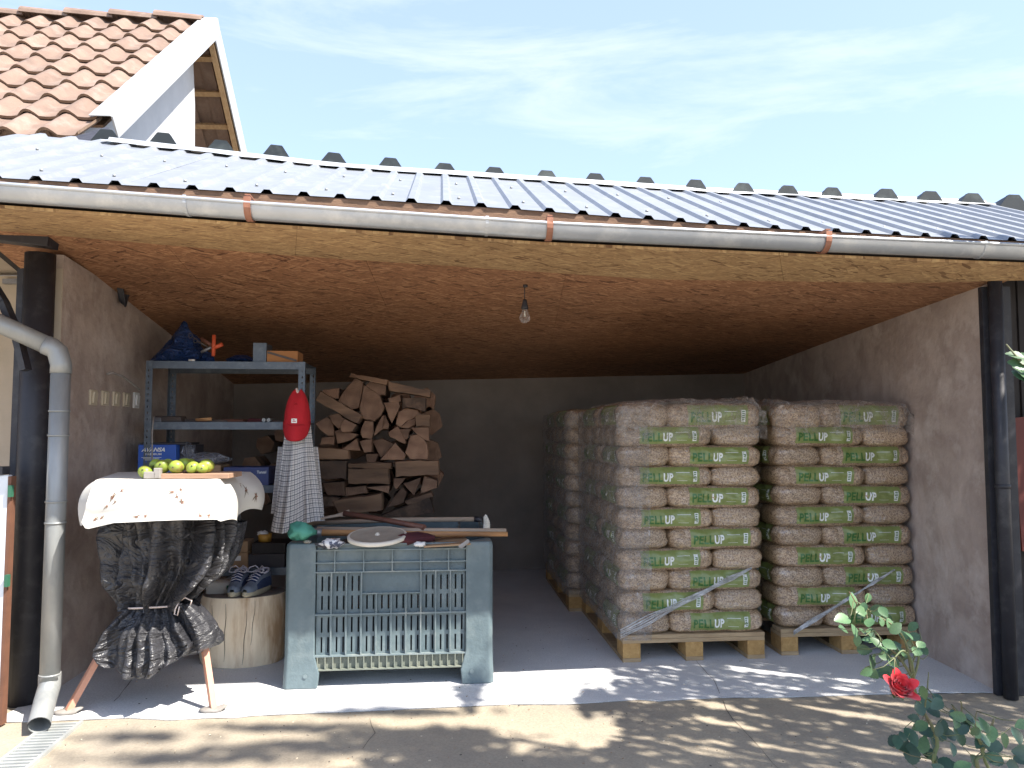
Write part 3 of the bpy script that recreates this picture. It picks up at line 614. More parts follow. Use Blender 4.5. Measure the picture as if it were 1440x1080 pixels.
# flashing and the dark corrugated sheet behind it
up = []
for i, px in enumerate(ribs):
    up.append(upper_of(tabpt(LOW, px)))
fl = [p for p in up if proj(p)[0] > 118]
b = MB(); vs = []
for i, p in enumerate(fl):
    w_ = rnd(-.003, .003); vs += [p - V * .085 + Z * (-.022 + w_), p - V * .08 + Z * (-.014), p + Z * .018, p + V * .012 + Z * .036, p + V * .12 + Z * .028]
b.add(vs, [(5 * i + k, 5 * i + 5 + k, 5 * i + 6 + k, 5 * i + 1 + k) for i in range(len(fl) - 1) for k in range(4)]); b.build('flashing', M['flash'], G, fix=False)
darkpx = [150, 228, 310, 390, 470, 548, 625, 695, 768, 838, 907, 980, 1047, 1110, 1172, 1248, 1310, 1370, 1428, 1485, 1540]
line = lambda px: at(px, interp([(100, 194), (228, 203), (548, 238), (768, 255), (980, 268), (1172, 278), (1370, 286), (1540, 291)], px)[0], interp([(100, 4.2), (1540, 4.85)], px)[0] + .02)
A = []
prev = None
for i, px in enumerate(darkpx):
    c = line(px); e = (line(px + 4) - line(px - 4)).normalized(); sc_ = 1.12 if 1240 < px < 1440 else 1.0
    jig = rnd(-.006, .006); hh = .088 + rnd(-.006, .006)
    for (dx, h) in ((-.095, -.0), (-.036, hh * .96), (-.03, hh), (.028, hh), (.034, hh * .96), (.092, 0)):
        A.append(c + e * (dx * sc_ + jig) + Z * (h - .02))
    if i < len(darkpx) - 1:
        c2 = line((px + darkpx[i + 1]) / 2); A.append(c2 + Z * (-.012))
b = MB(); vs = []; drop = V * 2.75 - Z * .34
for p in A: vs += [p, p + drop, p - Z * .12 * 0 + Z * -.0]
nA = len(A)
b = MB(); b.add([p for p in A] + [p + drop for p in A], [(i, i + 1, nA + i + 1, nA + i) for i in range(nA - 1)])
b.build('rear_roof_sheet', M['darkroof'], G, fix=False)
for i, px in enumerate(darkpx):
    o = i * 7; P6 = A[o:o + 6]; b = MB(); b.prism([P6[0] - Z * .05] + P6[:6] + [P6[5] - Z * .05], V * .02 - V * .0); q = b.build('rib_end_shade', M['darkroof'], G)  # dark faces across the ribs stand in for shade inside their open ends

# ------------------------------------------------------------------ pipes and posts left
t = thing('downpipe', gr(76, 985), 'galvanised downpipe with a bent shoe in front of the left wall', 'downpipe')
dx = 3.46; xp = at(77, 760, dx).x; zt = at(77, 497, dx).z; r_ = .041
e0 = at(-60, 428, 3.36); e1 = Vector((xp, dx, zt)) + Vector((-.03, 0, .02))
b = MB(); b.tube([e0, lerp(e0, e1, .93)], r_, 18); b.build('slanted_pipe', M['zinc_old'], t)
b = MB(); b.tube([lerp(e0, e1, .9), lerp(e0, e1, .97), e1 + Vector((.012, 0, -.012)), Vector((xp, dx, zt - .05)), Vector((xp, dx, zt - .09))], r_ + .003, 18); b.build('elbow', M['zinc_old'], t)
zb = at(77, 955, dx).z
b = MB(); b.tube([Vector((xp, dx, zt - .07)), Vector((xp, dx, zb))], r_, 20); b.build('straight_pipe', M['zinc_old'], t)
for py in (578, 612, 705, 735, 948):
    z_ = at(77, py, dx).z; b = MB(); b.tube([Vector((xp, dx, z_ - .004)), Vector((xp, dx, z_ + .004))], r_ + .0035, 20); b.build('pipe_joint', M['zinc_old'], t)
tip = at(55, 1020, 3.25); b = MB()
P = [Vector((xp, dx, zb + .02)), Vector((xp, dx, zb - .03)), lerp(Vector((xp, dx, zb)), tip, .45) + Vector((0, .0, -.008)), tip]
b.tube(P, [r_ + .004, r_ + .004, r_ + .003, r_ + .002], 20, cap=False); b.tube(P, [r_ + .001, r_ + .001, r_, r_ - .001], 20, cap=False); b.build('pipe_shoe', M['zinc_old'], t)
# black post with beam and curved brace
t = thing('steel_post', gr(32, 1000, -.008), 'round black steel post carrying a black beam beside the downpipe', 'post')
pb = Vector((at(34, 960, 3.64).x, 3.64, 0)); r_ = .066
b = MB(); b.tube([pb - Z * .012, pb + Z * 2.10], r_, 24); b.build('shaft', M['black'], t)
b = MB(); q0, q1 = at(-160, 307, 3.62), at(76, 337, 3.62); b.box((q0 + q1) / 2, ((q1 - q0).length, .09, .085), RY(-math.atan2((q1 - q0).z, (q1 - q0).x))); b.build('beam', M['black'], t, bevel=.003)
br = [at(px, py, 3.47) for px, py in ((-60, 345), (-20, 385), (5, 425), (24, 470), (36, 520))]
b = MB()
for p, q in zip(br[:-1], br[1:]):
    dd = (q - p); ang = math.atan2(dd.z, dd.x); b.box((p + q) / 2, (dd.length * 1.03, .05, .028), RY(-ang))
b.build('curved_brace', M['black'], t)
b = MB(); b.box(pb + Vector((-.075, .0, 1.1)), (.03, .06, 1.85)); b.build('flat_strap', M['black'], t)
# neighbouring bay seen past the post
t = thing('neighbouring_shed', (-3.2, 4.6, 0), 'beige plastered bay glimpsed to the left of the black post', 'shed')
b = MB(); b.box((-3.8, 4.7, 1.1), (2.66, .12, 2.2)); b.build('wall', M['cream'], t)
b = MB(); b.box((-3.75, 4.1, 2.25), (2.6, 1.3, .05)); b.build('ceiling', M['cream'], t)
b = MB(); b.box((-4.75, 4.0, 1.1), (.1, 1.4, 2.2)); b.build('wall', M['cream'], t)
b = MB(); b.box(at(14, 395, 4.6) + Vector((0, .02, 0)), (.10, .03, .03)); b.build('bracket', M['steel'], t)
t = thing('white_door', (-2.35, 3.35, 0), 'low white door with brown edge left of the black post', 'door')
x1 = at(8, 840, 3.36).x; zt_ = at(10, 668, 3.36).z
b = MB(); b.box((x1 - .3, 3.36, zt_ / 2), (.6, .03, zt_)); b.build('panel', M['doorwhite'], t, bevel=.004)
b = MB(); b.box((x1 + .008, 3.36, zt_ / 2), (.014, .034, zt_ - .01)); b.build('edge_strip', M['doorbrown'], t)
for py in (690, 815):
    b = MB(); b.box(Vector((x1 + .02, 3.335, at(18, py, 3.36).z)), (.014, .02, .05)); b.build('hinge', M['green'], t)
b = MB(); b.box((x1 - .2, 3.36, zt_ + .02), (.36, .05, .035)); tag(base(b.build('black_ledge', M['black']), (x1 - .2, 3.36, zt_ + .003)), 'black bar lying along the top of the low white door', 'bar')

# right end
t = thing('black_pipe_post', (2.42, 3.62, 0), 'slim black round post at the right wall end', 'post')
b = MB(); pr = Vector((at(1412, 900, 3.69).x + .022, 3.69, 0)); b.tube([pr, pr + Z * 2.0], .031, 18); b.build('shaft', M['black'], t)
b = MB(); b.tube([pr + Z * .98, pr + Z * 1.0], .034, 18); b.build('collar', M['black'], t)
b = MB(); b.box(pr + Vector((.03, .055, .98)), (.14, .03, 1.96)); b.build('jamb', M['black'], t)
t = thing('plank_gate', (2.8, 4.0, 0), 'dark plank gate closing the passage right of the garage', 'gate')
for k in range(9):
    b = MB(); b.box((2.47 + k * .115, 4.0 + rnd(-.004, .004), 1.15), (.108, .03, 2.3)); b.build('plank', M['planks'], t)
b = MB()
pp = [at(1424, 588, 3.85), at(1500, 580, 3.85), at(1500, 790, 3.85), at(1438, 775, 3.85), at(1431, 690, 3.85)]
b.prism(pp, (0, .02, 0)); tag(base(b.build('red_sheet', M['redsheet']), pp[2]), 'red-brown sheet hanging before the dark planks at the right edge', 'sheet')

# ------------------------------------------------------------------ tiled house behind
HY = R(3.0); hu = Vector((-math.cos(HY), -math.sin(HY), 0)); hv = Vector((-math.sin(HY), math.cos(HY), 0))
H0 = at(143, 170, 5.3); TOP = at(293, 33, 7.29)
run = 2.02; rise = TOP.z - H0.z; SL = math.hypot(run, rise); sdir = (hv * run + Z * rise) / SL; nrm = (Z * run - hv * rise) / SL
Hs = thing('tiled_house', H0 - Z * H0.z, 'neighbouring house with a clay tiled gable roof rising behind the garage', 'house')
roofb = MB(); w0 = 3.9
roofb.hexa([H0 - nrm * .05, H0 + hu * w0 - nrm * .05, H0 + hu * w0 + sdir * SL - nrm * .05, H0 + sdir * SL - nrm * .05] + [H0 - nrm * .03, H0 + hu * w0 - nrm * .03, H0 + hu * w0 + sdir * SL - nrm * .03, H0 + sdir * SL - nrm * .03])
roof = roofb.build('roof', M['tile_edge'], Hs)
rows = 8; ex = SL / rows; cw = .262
def tile_mesh():
    b = MB(); K = 12; LN = ex + .055; vs = []
    def h(x): return .048 * max(0, math.sin(math.pi * min(1, x / .5))) ** .75 if x < .5 else -.006 * math.sin(math.pi * (x - .5) / .5)
    for lay in (0, 1):
        for y in (0, 1):
            for i in range(K + 1):
                x = i / K * 1.06
                z = h(min(x, 1.0) if x <= 1 else x - 1) - lay * .019
                vs.append(Vector((x * cw, y * LN, z + (1 - y) * .030)))
    W1 = K + 1; fs = []
    for i in range(K):
        fs.append((i, i + 1, W1 + i + 1, W1 + i)); fs.append((2 * W1 + i, 3 * W1 + i, 3 * W1 + i + 1, 2 * W1 + i + 1))
    b.add(vs, fs, 0, True); b.add(vs, [(i, 2 * W1 + i, 2 * W1 + i + 1, i + 1) for i in range(K)] + [(0, W1, 3 * W1, 2 * W1), (K, 2 * W1 + K, 3 * W1 + K, W1 + K)], 1)
    return b.mesh('tile', [M['tile'], M['tile_edge']])
tm = tile_mesh(); HM = ROOTM[Hs.name].inverted()
for r in range(-2, rows):
    for c in range(11):
        if r == -2 and c < 2: continue
        o = bpy.data.objects.new('tile', tm); col.objects.link(o); o.parent = roof
        P0 = H0 + hu * (cw * (c + 1) + .02 + rnd(-.002, .002)) + sdir * (ex * r - .03 + rnd(-.004, .004)) + nrm * (.008 + rnd(-.001, .003))
        X = -hu; Y = sdir; Zn = nrm
        Mx = Matrix(((X.x, Y.x, Zn.x, P0.x), (X.y, Y.y, Zn.y, P0.y), (X.z, Y.z, Zn.z, P0.z), (0, 0, 0, 1)))
        o.matrix_basis = HM @ Mx @ Matrix.Rotation(rnd(-.008, .008), 4, 'Z')
for k in range(9):   # ridge caps
    p = H0 + sdir * SL + hu * (.02 + k * .42) + nrm * 0 + Z * .03; q = p + hu * .45 + Z * .0
    b = MB(); vs = []
    for (c, r_) in ((p + Z * (-.012), .085), (q + Z * .014, .098)):
        for j in range(9): a = math.pi * j / 8; vs.append(c + hv * (math.cos(a) * r_ * 1.25) + Z * (math.sin(a) * r_ - .02))
        for j in range(9): a = math.pi * j / 8; vs.append(c + hv * (math.cos(a) * (r_ - .016) * 1.25) + Z * (math.sin(a) * (r_ - .016) - .02))
    fs = [(j, j + 1, 18 + j + 1, 18 + j) for j in range(8)] + [(9 + j, 27 + j, 27 + j + 1, 9 + j + 1) for j in range(8)] + [(18 + j, 18 + j + 1, 27 + j + 1, 27 + j) for j in range(8)] + [(j, 9 + j, 9 + j + 1, j + 1) for j in range(8)]
    b.add(vs, fs, 0); o = b.build('ridge_tile', [M['tile']], roof)
# white barge trims
PK = H0 + sdir * SL; bdir = (hv * run - Z * rise) / SL; bn = (Z * run + hv * rise) / SL
def strip(name, a, dirv, ln, e1, e2, m, parent=Hs):
    b = MB(); p0, p1 = a, a + dirv * ln
    b.hexa([p0, p0 + e1, p0 + e1 + e2, p0 + e2, p1, p1 + e1, p1 + e1 + e2, p1 + e2]); return b.build(name, m, parent)
out_ = -hu
strip('barge_flange', H0 - sdir * .06 + nrm * .055 + hu * .05, sdir, SL + .10, out_ * .15, nrm * .006, M['whitepaint'])
strip('barge_board', H0 - sdir * .06 + nrm * .055 + out_ * .10, sdir, SL + .10, out_ * .012, nrm * -.155, M['whitepaint'])
rc = PK - hv * .0
strip('barge_flange', PK + Z * .07 + hu * .05, bdir, 2.9, out_ * .15, bn * .006, M['whitepaint'])
strip('barge_board', PK + Z * .07 + out_ * .095, bdir, 2.9, out_ * .012, bn * -.20, M['whitepaint'])
strip('rafter', PK - Z * .02 + out_ * .03, bdir, 2.9, out_ * .05, bn * -.15, M['rawwood'])
b = MB(); w1 = hu * 2.8
b.hexa([PK - bn * .03 + out_ * .02, PK - bn * .03 + w1, PK - bn * .03 + w1 + bdir * 2.85, PK - bn * .03 + out_ * .02 + bdir * 2.85] + [PK + bn * .01 + out_ * .02, PK + bn * .01 + w1, PK + bn * .01 + w1 + bdir * 2.85, PK + bn * .01 + out_ * .02 + bdir * 2.85])
rb = b.build('rear_roof_slope', M['tile'], Hs)
for k in range(7):
    strip('batten', PK - bn * .035 + bdir * (.28 + k * .36) + out_ * .02, bdir, .05, hu * 2.0, bn * -.05, M['rawwood'], rb)
for k in range(8):
    strip('tile_underside', PK - bn * .032 + bdir * .05 + hu * (.02 + k * .27), bdir, 2.7, hu * .12, bn * -.02, M['tile'], rb)
xg = out_ * -.14
gpn = [H0 + xg - nrm * .06, H0 + xg + sdir * SL * .985 - nrm * .06, PK + xg - Z * .75 + hv * .14, PK + xg - Z * 1.8 + hv * .20, H0 + xg - Z * .6 + hv * .2]
b = MB(); b.prism(gpn, hu * .03); b.build('gable_sheet', M['cladding'], Hs)
b = MB(); b.prism([H0 + hv * .2 - Z * .1, H0 + hv * .2 - Z * 3.2, H0 + hv * .2 - Z * 3.2 + hu * 3.9, H0 + hv * .2 - Z * .1 + hu * 3.9], hv * .2); b.build('wall', M['cream'], Hs)
b = MB()
q = at(120, 186, 4.9)
b.add([at(78, 200, 4.75), at(160, 185, 4.9), at(168, 196, 4.6), at(120, 203, 4.5), at(75, 208, 4.5), at(150, 178, 5.0)], [(0, 5, 1, 2, 3), (0, 3, 4)])
b.build('black_roofing_felt', M['black'], Hs, fix=False)

# ------------------------------------------------------------------ pellet bags
BL, BW, BH = .552, .294, .131
def bag_fn(seed):
    kn = lambda x: 1 + .035 * noise.noise(Vector((x * 7, seed * 3.1, 0)))
    kz = lambda x: 1 + .07 * noise.noise(Vector((x * 5, seed * 5.7, 4)))
    def wx(x): return max(0.0, 1 - abs(x) ** 9) ** .3
    def hx(x): return max(0.0, 1 - abs(x) ** 8) ** .36
    def dsp(x, zz): return .013 * noise.noise(Vector((x * 3.2, zz * 1.3, seed * 9.1))) + .006 * noise.noise(Vector((x * 9 + zz * 3, zz * 2.5, seed * 4.3)))
    bag_fn.dsp = dsp
    def side(x, zz):     # outward y of the long side at x in [-1,1], zz in [-1,1] (fraction of local height)
        return dsp(x, zz) * wx(x) + BW / 2 * wx(x) * kn(x) * max(0.0, 1 - abs(zz) ** 2.4) ** .2
    return kn, kz, wx, hx, side
def bag_mesh(seed):
    kn, kz, wx, hx, side = bag_fn(seed); dsp = bag_fn.dsp; b = MB(); NX, NT = 36, 34; vs = []
    for i in range(NX + 1):
        x = -math.cos(math.pi * i / NX); x = math.copysign(abs(x) ** .8, x)
        for j in range(NT):
            a = 2 * math.pi * j / NT; c, s = math.cos(a), math.sin(a)
            zf_ = math.copysign(abs(s) ** .833, s); y = math.copysign((BW / 2 * kn(x) * abs(c) ** .4 + dsp(x, zf_) * min(1, abs(c) * 3)) * wx(x), c); z = BH / 2 * hx(x) * kz(x) * math.copysign(abs(s) ** .833, s)
            vs.append(Vector((x * BL / 2, y, z)))
    fs = [(i * NT + j, i * NT + (j + 1) % NT, (i + 1) * NT + (j + 1) % NT, (i + 1) * NT + j) for i in range(NX) for j in range(NT)]
    b.add(vs, fs, 0, True); return b.mesh('pellet_bag', [M['pellet']])
TP = finer(text2d('PELL', 1, .035, 0, 1.1)); TU = finer(text2d('UP', 1, .04, 0, 1.1))
def label_mesh(seed):
    kn, kz, wx, hx, side = bag_fn(seed); b = MB()
    def P(x, zz, off):
        y = -(side(x, zz) + off); z = BH / 2 * hx(x) * kz(x) * zz; return Vector((x * BL / 2, y, z))
    x0, x1, z0, z1 = -.56, .66, -.62, .80
    b.grid(lambda u, v: P(lerp(x0, x1, u), lerp(z0, z1, v), .0045), 26, 14, 0)
    for (T, xa, xb, mi) in ((TP, -.51, -.10, 1), (TU, -.085, .12, 2)):
        b.add([P(lerp(xa, xb, v.x), lerp(-.42, .32, v.y), .0064) for v in T[0]], T[1], mi)
    b.grid(lambda u, v: P(lerp(.52, .605, u), lerp(-.42, .45, v), .0060), 2, 4, 2)
    for k in range(5):
        zz = -.30 + k * .15; b.grid(lambda u, v: P(lerp(.535, .59, u), lerp(zz, zz + .08, v), .0068), 1, 1, 1)
    b.grid(lambda u, v: P(lerp(.18, .44, u), lerp(.33, .36, v), .0060), 3, 1, 2)
    b.grid(lambda u, v: P(lerp(.20, .40, u), lerp(-.34, -.32, v), .0060), 3, 1, 2)
    return b.mesh('printed_label', [M['labelgreen'], M['labeldark'], M['labelwhite']])
BM = [bag_mesh(s) for s in range(4)]; LM = [label_mesh(s) for s in range(4)]
def place_bag(c, rot, vi, label, front=True):
    o = bpy.data.objects.new('pellet_bag', BM[vi]); col.objects.link(o); o.location = c
    o.rotation_euler = (rnd(-.012, .012), rnd(-.012, .012), rot)
    tag(o, label, 'pellet bag', 'pellet bags stacked on the three pallets')
    l_ = bpy.data.objects.new('printed_label', LM[vi]); col.objects.link(l_); l_.parent = o
    return o
LH = .1135
def pallet(origin, ang, label):
    u = Vector((math.cos(ang), math.sin(ang), 0)); v = Vector((-math.sin(ang), math.cos(ang), 0))
    t = thing('wooden_pallet', origin, label, 'pallet', 'wooden pallets under the pellet stacks', ang)
    P = lambda a, c, z: origin + u * a + v * c + Z * z
    def bx(name, a, c, z, sx, sy, sz, m):
        b = MB(); b.box(P(a, c, z), (sx, sy, sz), RZ(ang)); return b.build(name, m, t, bevel=.002)
    for a in (.05, .40, .75):
        bx('runner', a, .6, .011, .1, 1.2, .022, M['pallet'])
        for c in (.0725, .6, 1.1275): bx('block', a, c, .022 + .039, .098, .143, .078, M['block'])
    for c in (.0725, .6, 1.1275): bx('stringer_board', .4, c, .111, .8, .143, .022, M['pallet'])
    for k, c in enumerate((.06, .33, .6, .87, 1.14)): bx('deck_board', .4, c, .1335, .8, .12 if k % 2 == 0 else .1, .021, M['pallet'])
    return t
def stack(origin, ang, sname, even, odd, topall=True):
    u = Vector((math.cos(ang), math.sin(ang), 0)); v = Vector((-math.sin(ang), math.cos(ang), 0))
    for k in range(11):
        z = .146 + LH * (k + .5); lay = ORD[k + 1]
        # k even = long bag at the right of the front face
        if k % 2 == 0:
            items = [('L0', .135, .275, 1, 'left end-on'), ('L1', .135, .835, 1, 'rear left side')]
            items += [('R%d' % i, .54, .145 + .30 * i, 0, ('right front', 'second deep at right', 'third deep at right', 'rear right')[i]) for i in range(4)]
        else:
            items = [('A%d' % i, .262, .145 + .30 * i, 0, ('left front', 'second deep at left', 'third deep at left', 'rear left')[i]) for i in range(4)]
            items += [('B0', .668, .275, -1, 'right end-on'), ('B1', .668, .835, -1, 'rear right side')]
        use = odd if k % 2 else even
        for key, a, c, ty, nm in items:
            if key not in use and not (topall and k == 10): continue
            rot = ang + (0 if ty == 0 else (R(-90) if ty == 1 else R(90)))
            if ty == 1: rot = ang - R(90)
            cc = origin + u * (a + rnd(-.006, .006)) + v * (c + rnd(-.008, .004)) + Z * (z + rnd(-.002, .002))
            o = place_bag(cc, rot + rnd(-.018, .018), random.randrange(4), f'pellet bag {nm} in the {lay} layer up of the {sname}')
            if ty == 0 and key in ('A0', 'R0'): o['label'] = f'green-printed pellet bag {nm} in the {lay} layer up of the {sname}'
            if k == 10: o.scale = (1.02, 1.0, 1.18)
OA = gr(876, 932); AA = R(5.5)
OB = gr(1099, 922); AB = R(4.6)
OC = at(800, 860, 5.43); OC.z = 0; AC = R(5.2)
pallet(OA, AA, 'wooden pallet under the middle stack of pellet bags nearest the crate'); stack(OA, AA, 'middle stack', ('L0', 'L1', 'R0'), ('A0', 'A1', 'A2', 'A3', 'B0'))
pallet(OB, AB, 'wooden pallet under the right stack of pellet bags by the plastered wall'); stack(OB, AB, 'right stack', ('L0', 'R0'), ('A0', 'A1', 'B0'))
pallet(OC, AC, 'wooden pallet under the rear stack hidden behind the middle stack'); stack(OC, AC, 'rear stack', ('L0', 'L1'), ('A0', 'A1', 'A2', 'A3'))
# stretch film hoods and twisted bands
def hood(origin, ang, label, seed, hang, bump_at):
    u = Vector((math.cos(ang), math.sin(ang), 0)); v = Vector((-math.sin(ang), math.cos(ang), 0)); ztop = .146 + LH * 11 + .014
    t = None; b = MB()
    def fn(a, c):   # a across, c from front hem over the top to the back
        x = a * .86 - .03; h = hang * (1 + .25 * noise.noise(Vector((a * 7, seed, 0)))); Ltot = h + .95; s = c * Ltot
        wr = noise.noise(Vector((a * 16 + seed, s * 9, seed))) * .010 + noise.noise(Vector((a * 45, s * 12, seed))) * .006
        if s < h: y = -.014 + wr; z = ztop - .03 - (h - s)
        else:
            y = -.014 + (s - h); z = ztop + .004 + wr * 1.1 + .022 * math.sin(math.pi * min(1, max(0, a))) - .03 * math.exp(-(s - h) / .03)
        z += .03 * math.exp(-((a - bump_at) / .08) ** 2) * (1 if s > h * .9 else 0) * (1 + noise.noise(Vector((a * 40, s * 30, 1))))
        edge_ = min(a, 1 - a)
        if edge_ < .06: z -= (.06 - edge_) * (1.5 if s >= h else .2)
        return origin + u * x + v * y + Z * z
    b.grid(fn, 70, 46); 
    o = b.build('stretch_film_hood', M['film'], fix=False); base(o, origin + Z * (ztop - .3)); tag(o, label, 'stretch film', 'clear stretch film on the pellet stacks'); return o
hood(OA, AA, 'crinkled clear film draped over the top of the middle pellet stack', 1.3, .17, .93)
hood(OB, AB, 'crinkled clear film draped over the top of the right pellet stack', 5.1, .14, .02)
def side_film(origin, ang, label, seed):
    u = Vector((math.cos(ang), math.sin(ang), 0)); v = Vector((-math.sin(ang), math.cos(ang), 0)); b = MB()
    FR, RC = .125, .045; AR = RC * math.pi / 2; LT = FR + AR + 1.12
    def fn(a, c):
        t_ = a ** 1.5 * LT; z = .12 + c * 1.27; k = (z - .146) / LH; puff = .010 * abs(math.sin(math.pi * k))
        wr = .010 * noise.noise(Vector((t_ * 6, z * 14, seed))) + .009 * abs(noise.noise(Vector((t_ * 25, z * 9, seed + 3)))) + puff
        if t_ < FR: x, y, nx_, ny_ = RC + FR - t_ - .018 + .02 * noise.noise(Vector((z * 9, seed, 0))), -.012, 0, -1
        elif t_ < FR + AR: h_ = (t_ - FR) / RC; x, y, nx_, ny_ = RC - .018 - math.sin(h_) * RC, RC - .012 - math.cos(h_) * RC, -math.sin(h_), -math.cos(h_)
        else: x, y, nx_, ny_ = -.018, RC - .012 + t_ - FR - AR, -1, 0
        return origin + u * (x + nx_ * wr) + v * (y + ny_ * wr) + Z * z
    b.grid(fn, 64, 90); o = b.build('film_sheet', M['filmside'], fix=False); base(o, origin); tag(o, label, 'stretch film', 'clear stretch film on the pellet stacks')
side_film(OA, AA, 'hazy film sheet wrapped round the left side of the middle stack', 2.0)
side_film(OC, AC, 'hazy film sheet wrapped round the left side of the rear stack', 8.0)
def band(origin, ang, p0, p1, wd, label, seed):
    u = Vector((math.cos(ang), math.sin(ang), 0)); v = Vector((-math.sin(ang), math.cos(ang), 0)); b = MB()
    for s_ in range(5):
        off = (s_ - 2) * wd / 5
        P = []
        for i in range(15):
            f_ = i / 14; x = lerp(p0[0], p1[0], f_); z = lerp(p0[1], p1[1], f_) + off * (1.15 - .9 * f_) * (1 + .2 * math.sin(f_ * 9)) + .003 * math.sin(f_ * 20 + s_) 
            P.append(origin + u * x + v * (-.026 - .003 * (s_ % 2)) + Z * z)
        b.tube(P, [.0022 + .0022 * abs(math.sin(i * .9 + s_)) for i in range(15)], 5)
    o = b.build('twisted_film_band', M['filmband']); base(o, origin + u * p0[0] + Z * p0[1]); tag(o, label, 'stretch film', 'twisted film bands across the stacks')
band(OA, AA, (-.02, .16), (.72, .50), .05, 'twisted film rope slanting across the lower front of the middle stack', 1)
band(OB, AB, (.06, .13), (.66, .47), .022, 'thin twisted film rope slanting across the lower front of the right stack', 2)

# ------------------------------------------------------------------ big plastic crate
CO = gr(398, 970); CA = R(5.6); cu = Vector((math.cos(CA), math.sin(CA), 0)); cv = Vector((-math.sin(CA), math.cos(CA), 0))
CW, CDp, CHt = 1.02, 1.0, .698
T = thing('plastic_pallet_box', CO, 'large grey-blue slatted plastic bin holding garden tools in the middle of the garage front', 'plastic crate', rz=CA)
def CP(x, y, z): return CO + cu * x + cv * y + Z * z
def front_panel(frame, w_, nm):
    """frame(x, y, z): y outward-in. builds the perforated wall, ribs and plate"""
    xa, xb = .150, w_ - .140; ncol = 10; cwid = (xb - xa) / ncol
    xs = [xa]; kind = ['s']
    for k in range(ncol):
        c0 = xa + k * cwid
        for f_ in (.36, .80):
            xs += [c0 + cwid * f_ - .0042, c0 + cwid * f_ + .0042]
    xs.append(xb); xs = sorted(set(xs))
    zr = [(.165, .240), (.262, .335), (.372, .440), (.462, .535)]
    zs = [.085] + [z for p in zr for z in p] + [.686]
    def hole(i, j):
        xm = (xs[i] + xs[i + 1]) / 2; zm = (zs[j] + zs[j + 1]) / 2
        if xs[i + 1] - xs[i] > .010: return False
        r = [k for k, p in enumerate(zr) if p[0] < zm < p[1]]
        if not r: return False
        kcol = int((xm - xa) / cwid)
        if r[0] == 3 and 3 <= kcol <= 6: return False
        return True
    b = MB(); b.plate(xs, zs, hole, .004, lambda x, y, t_: frame(x, .022 + t_, y)); o = b.build('side_panel', M['crate'], T)
    def rib(x0, x1, z0, z1, d=.02):
        b.hexa([frame(x0, .003, z0), frame(x1, .003, z0), frame(x1, .0215, z0), frame(x0, .0215, z0), frame(x0, .003, z1), frame(x1, .003, z1), frame(x1, .0215, z1), frame(x0, .0215, z1)])
    # ribs: horizontal, then vertical butting between them
    b = MB(); hz = [(.148, .155), (.347, .355), (.554, .560), (.600, .606), (.661, .668)]
    for z0, z1 in hz: rib(xa - .01, xb + .01, z0, z1)
    rib(xa + cwid * 3, xa + cwid * 7, .449, .454)
    b.build('horizontal_rib', M['crate_rim'], T)
    for k in range(1, ncol):
        x = xa + k * cwid; b = MB()
        rib(x - .003, x + .003, .155, .347)
        if k in (4, 5, 6): rib(x - .003, x + .003, .355, .449)
        else: rib(x - .003, x + .003, .355, .554)
        b.build('vertical_rib', M['crate_rim'], T)
    for x in (xa + cwid * 1.2, xa + cwid * 3.13, xa + cwid * 5.05, xa + cwid * 6.97, xa + cwid * 8.87):
        b = MB(); rib(x - .003, x + .003, .560, .600); rib(x - .003, x + .003, .606, .661); b.build('vertical_rib', M['crate_rim'], T)
    for k in range(20):
        x = xa + .01 + k * (xb - xa - .02) / 19; b = MB(); rib(x - .0025, x + .0025, .090, .148); b.build('bottom_rib', M['dirt'] if nm == 'f' else M['crate_rim'], T)
    b = MB(); rib(xa - .01, xb + .01, .082, .089); b.build('bottom_rail', M['dirt'], T)
    if nm == 'f':
        b = MB(); b.hexa([frame(xa, .0195, .09), frame(xb, .0195, .09), frame(xb, .0218, .09), frame(xa, .0218, .09), frame(xa, .0195, .147), frame(xb, .0195, .147), frame(xb, .0218, .147), frame(xa, .0218, .147)]); b.build('dirty_strip', M['dirt'], T)
        b = MB(); vs, fs = text2d('HB-PLAST', 1, .01); b.add([frame(xa + cwid * 4.2 + v_.x * cwid * 1.7, .0212, .475 + v_.y * .035) for v_ in vs], fs, 0) if False else None
front_panel(lambda x, y, z: CP(x, y, z), CW, 'f')
front_panel(lambda x, y, z: CP(CW - x, CDp - y, z), CW, 'b')
front_panel(lambda x, y, z: CP(y, CDp - x, z), CDp, 'l')
front_panel(lambda x, y, z: CP(CW - y, x, z), CDp, 'r')
def post(cx, cy, sx, sy, wx_, wy_):
    b = MB(); P = lambda x, y, z: CP(cx + sx * x, cy + sy * y, z); ch = .018
    def ring(z, fx, fy, o_=0.0): return [P(ch - o_, -o_, z), P(fx, -o_, z), P(fx, .03, z), P(.03, fy, z), P(-o_, fy, z), P(-o_, ch - o_, z)]
    rs = [ring(0, wx_ + .004, wy_ + .004, .006), ring(.07, wx_ + .012, wy_ + .012, .004), ring(.10, wx_ + .004, wy_ + .004, .002), ring(.16, wx_ - .012, wy_ - .012), ring(CHt - .02, wx_ - .012, wy_ - .012), ring(CHt, wx_ - .016, wy_ - .016, -.004)]
    vs = [p for r in rs for p in r]; fs = [(6 * i + j, 6 * i + (j + 1) % 6, 6 * i + 6 + (j + 1) % 6, 6 * i + 6 + j) for i in range(5) for j in range(6)]
    fs += [[0, 1, 2, 3, 4, 5][::-1], [30, 31, 32, 33, 34, 35]]
    b.add(vs, fs); o = b.build('corner_post', M['crate'], T, bevel=.006)
    b = MB(); c = P(.105, -.006 if True else 0, .062); b.tube([c - cv * sy * .001, c - cv * sy * .004], .010, 12); b.build('plug', M['crate_rim'], T)
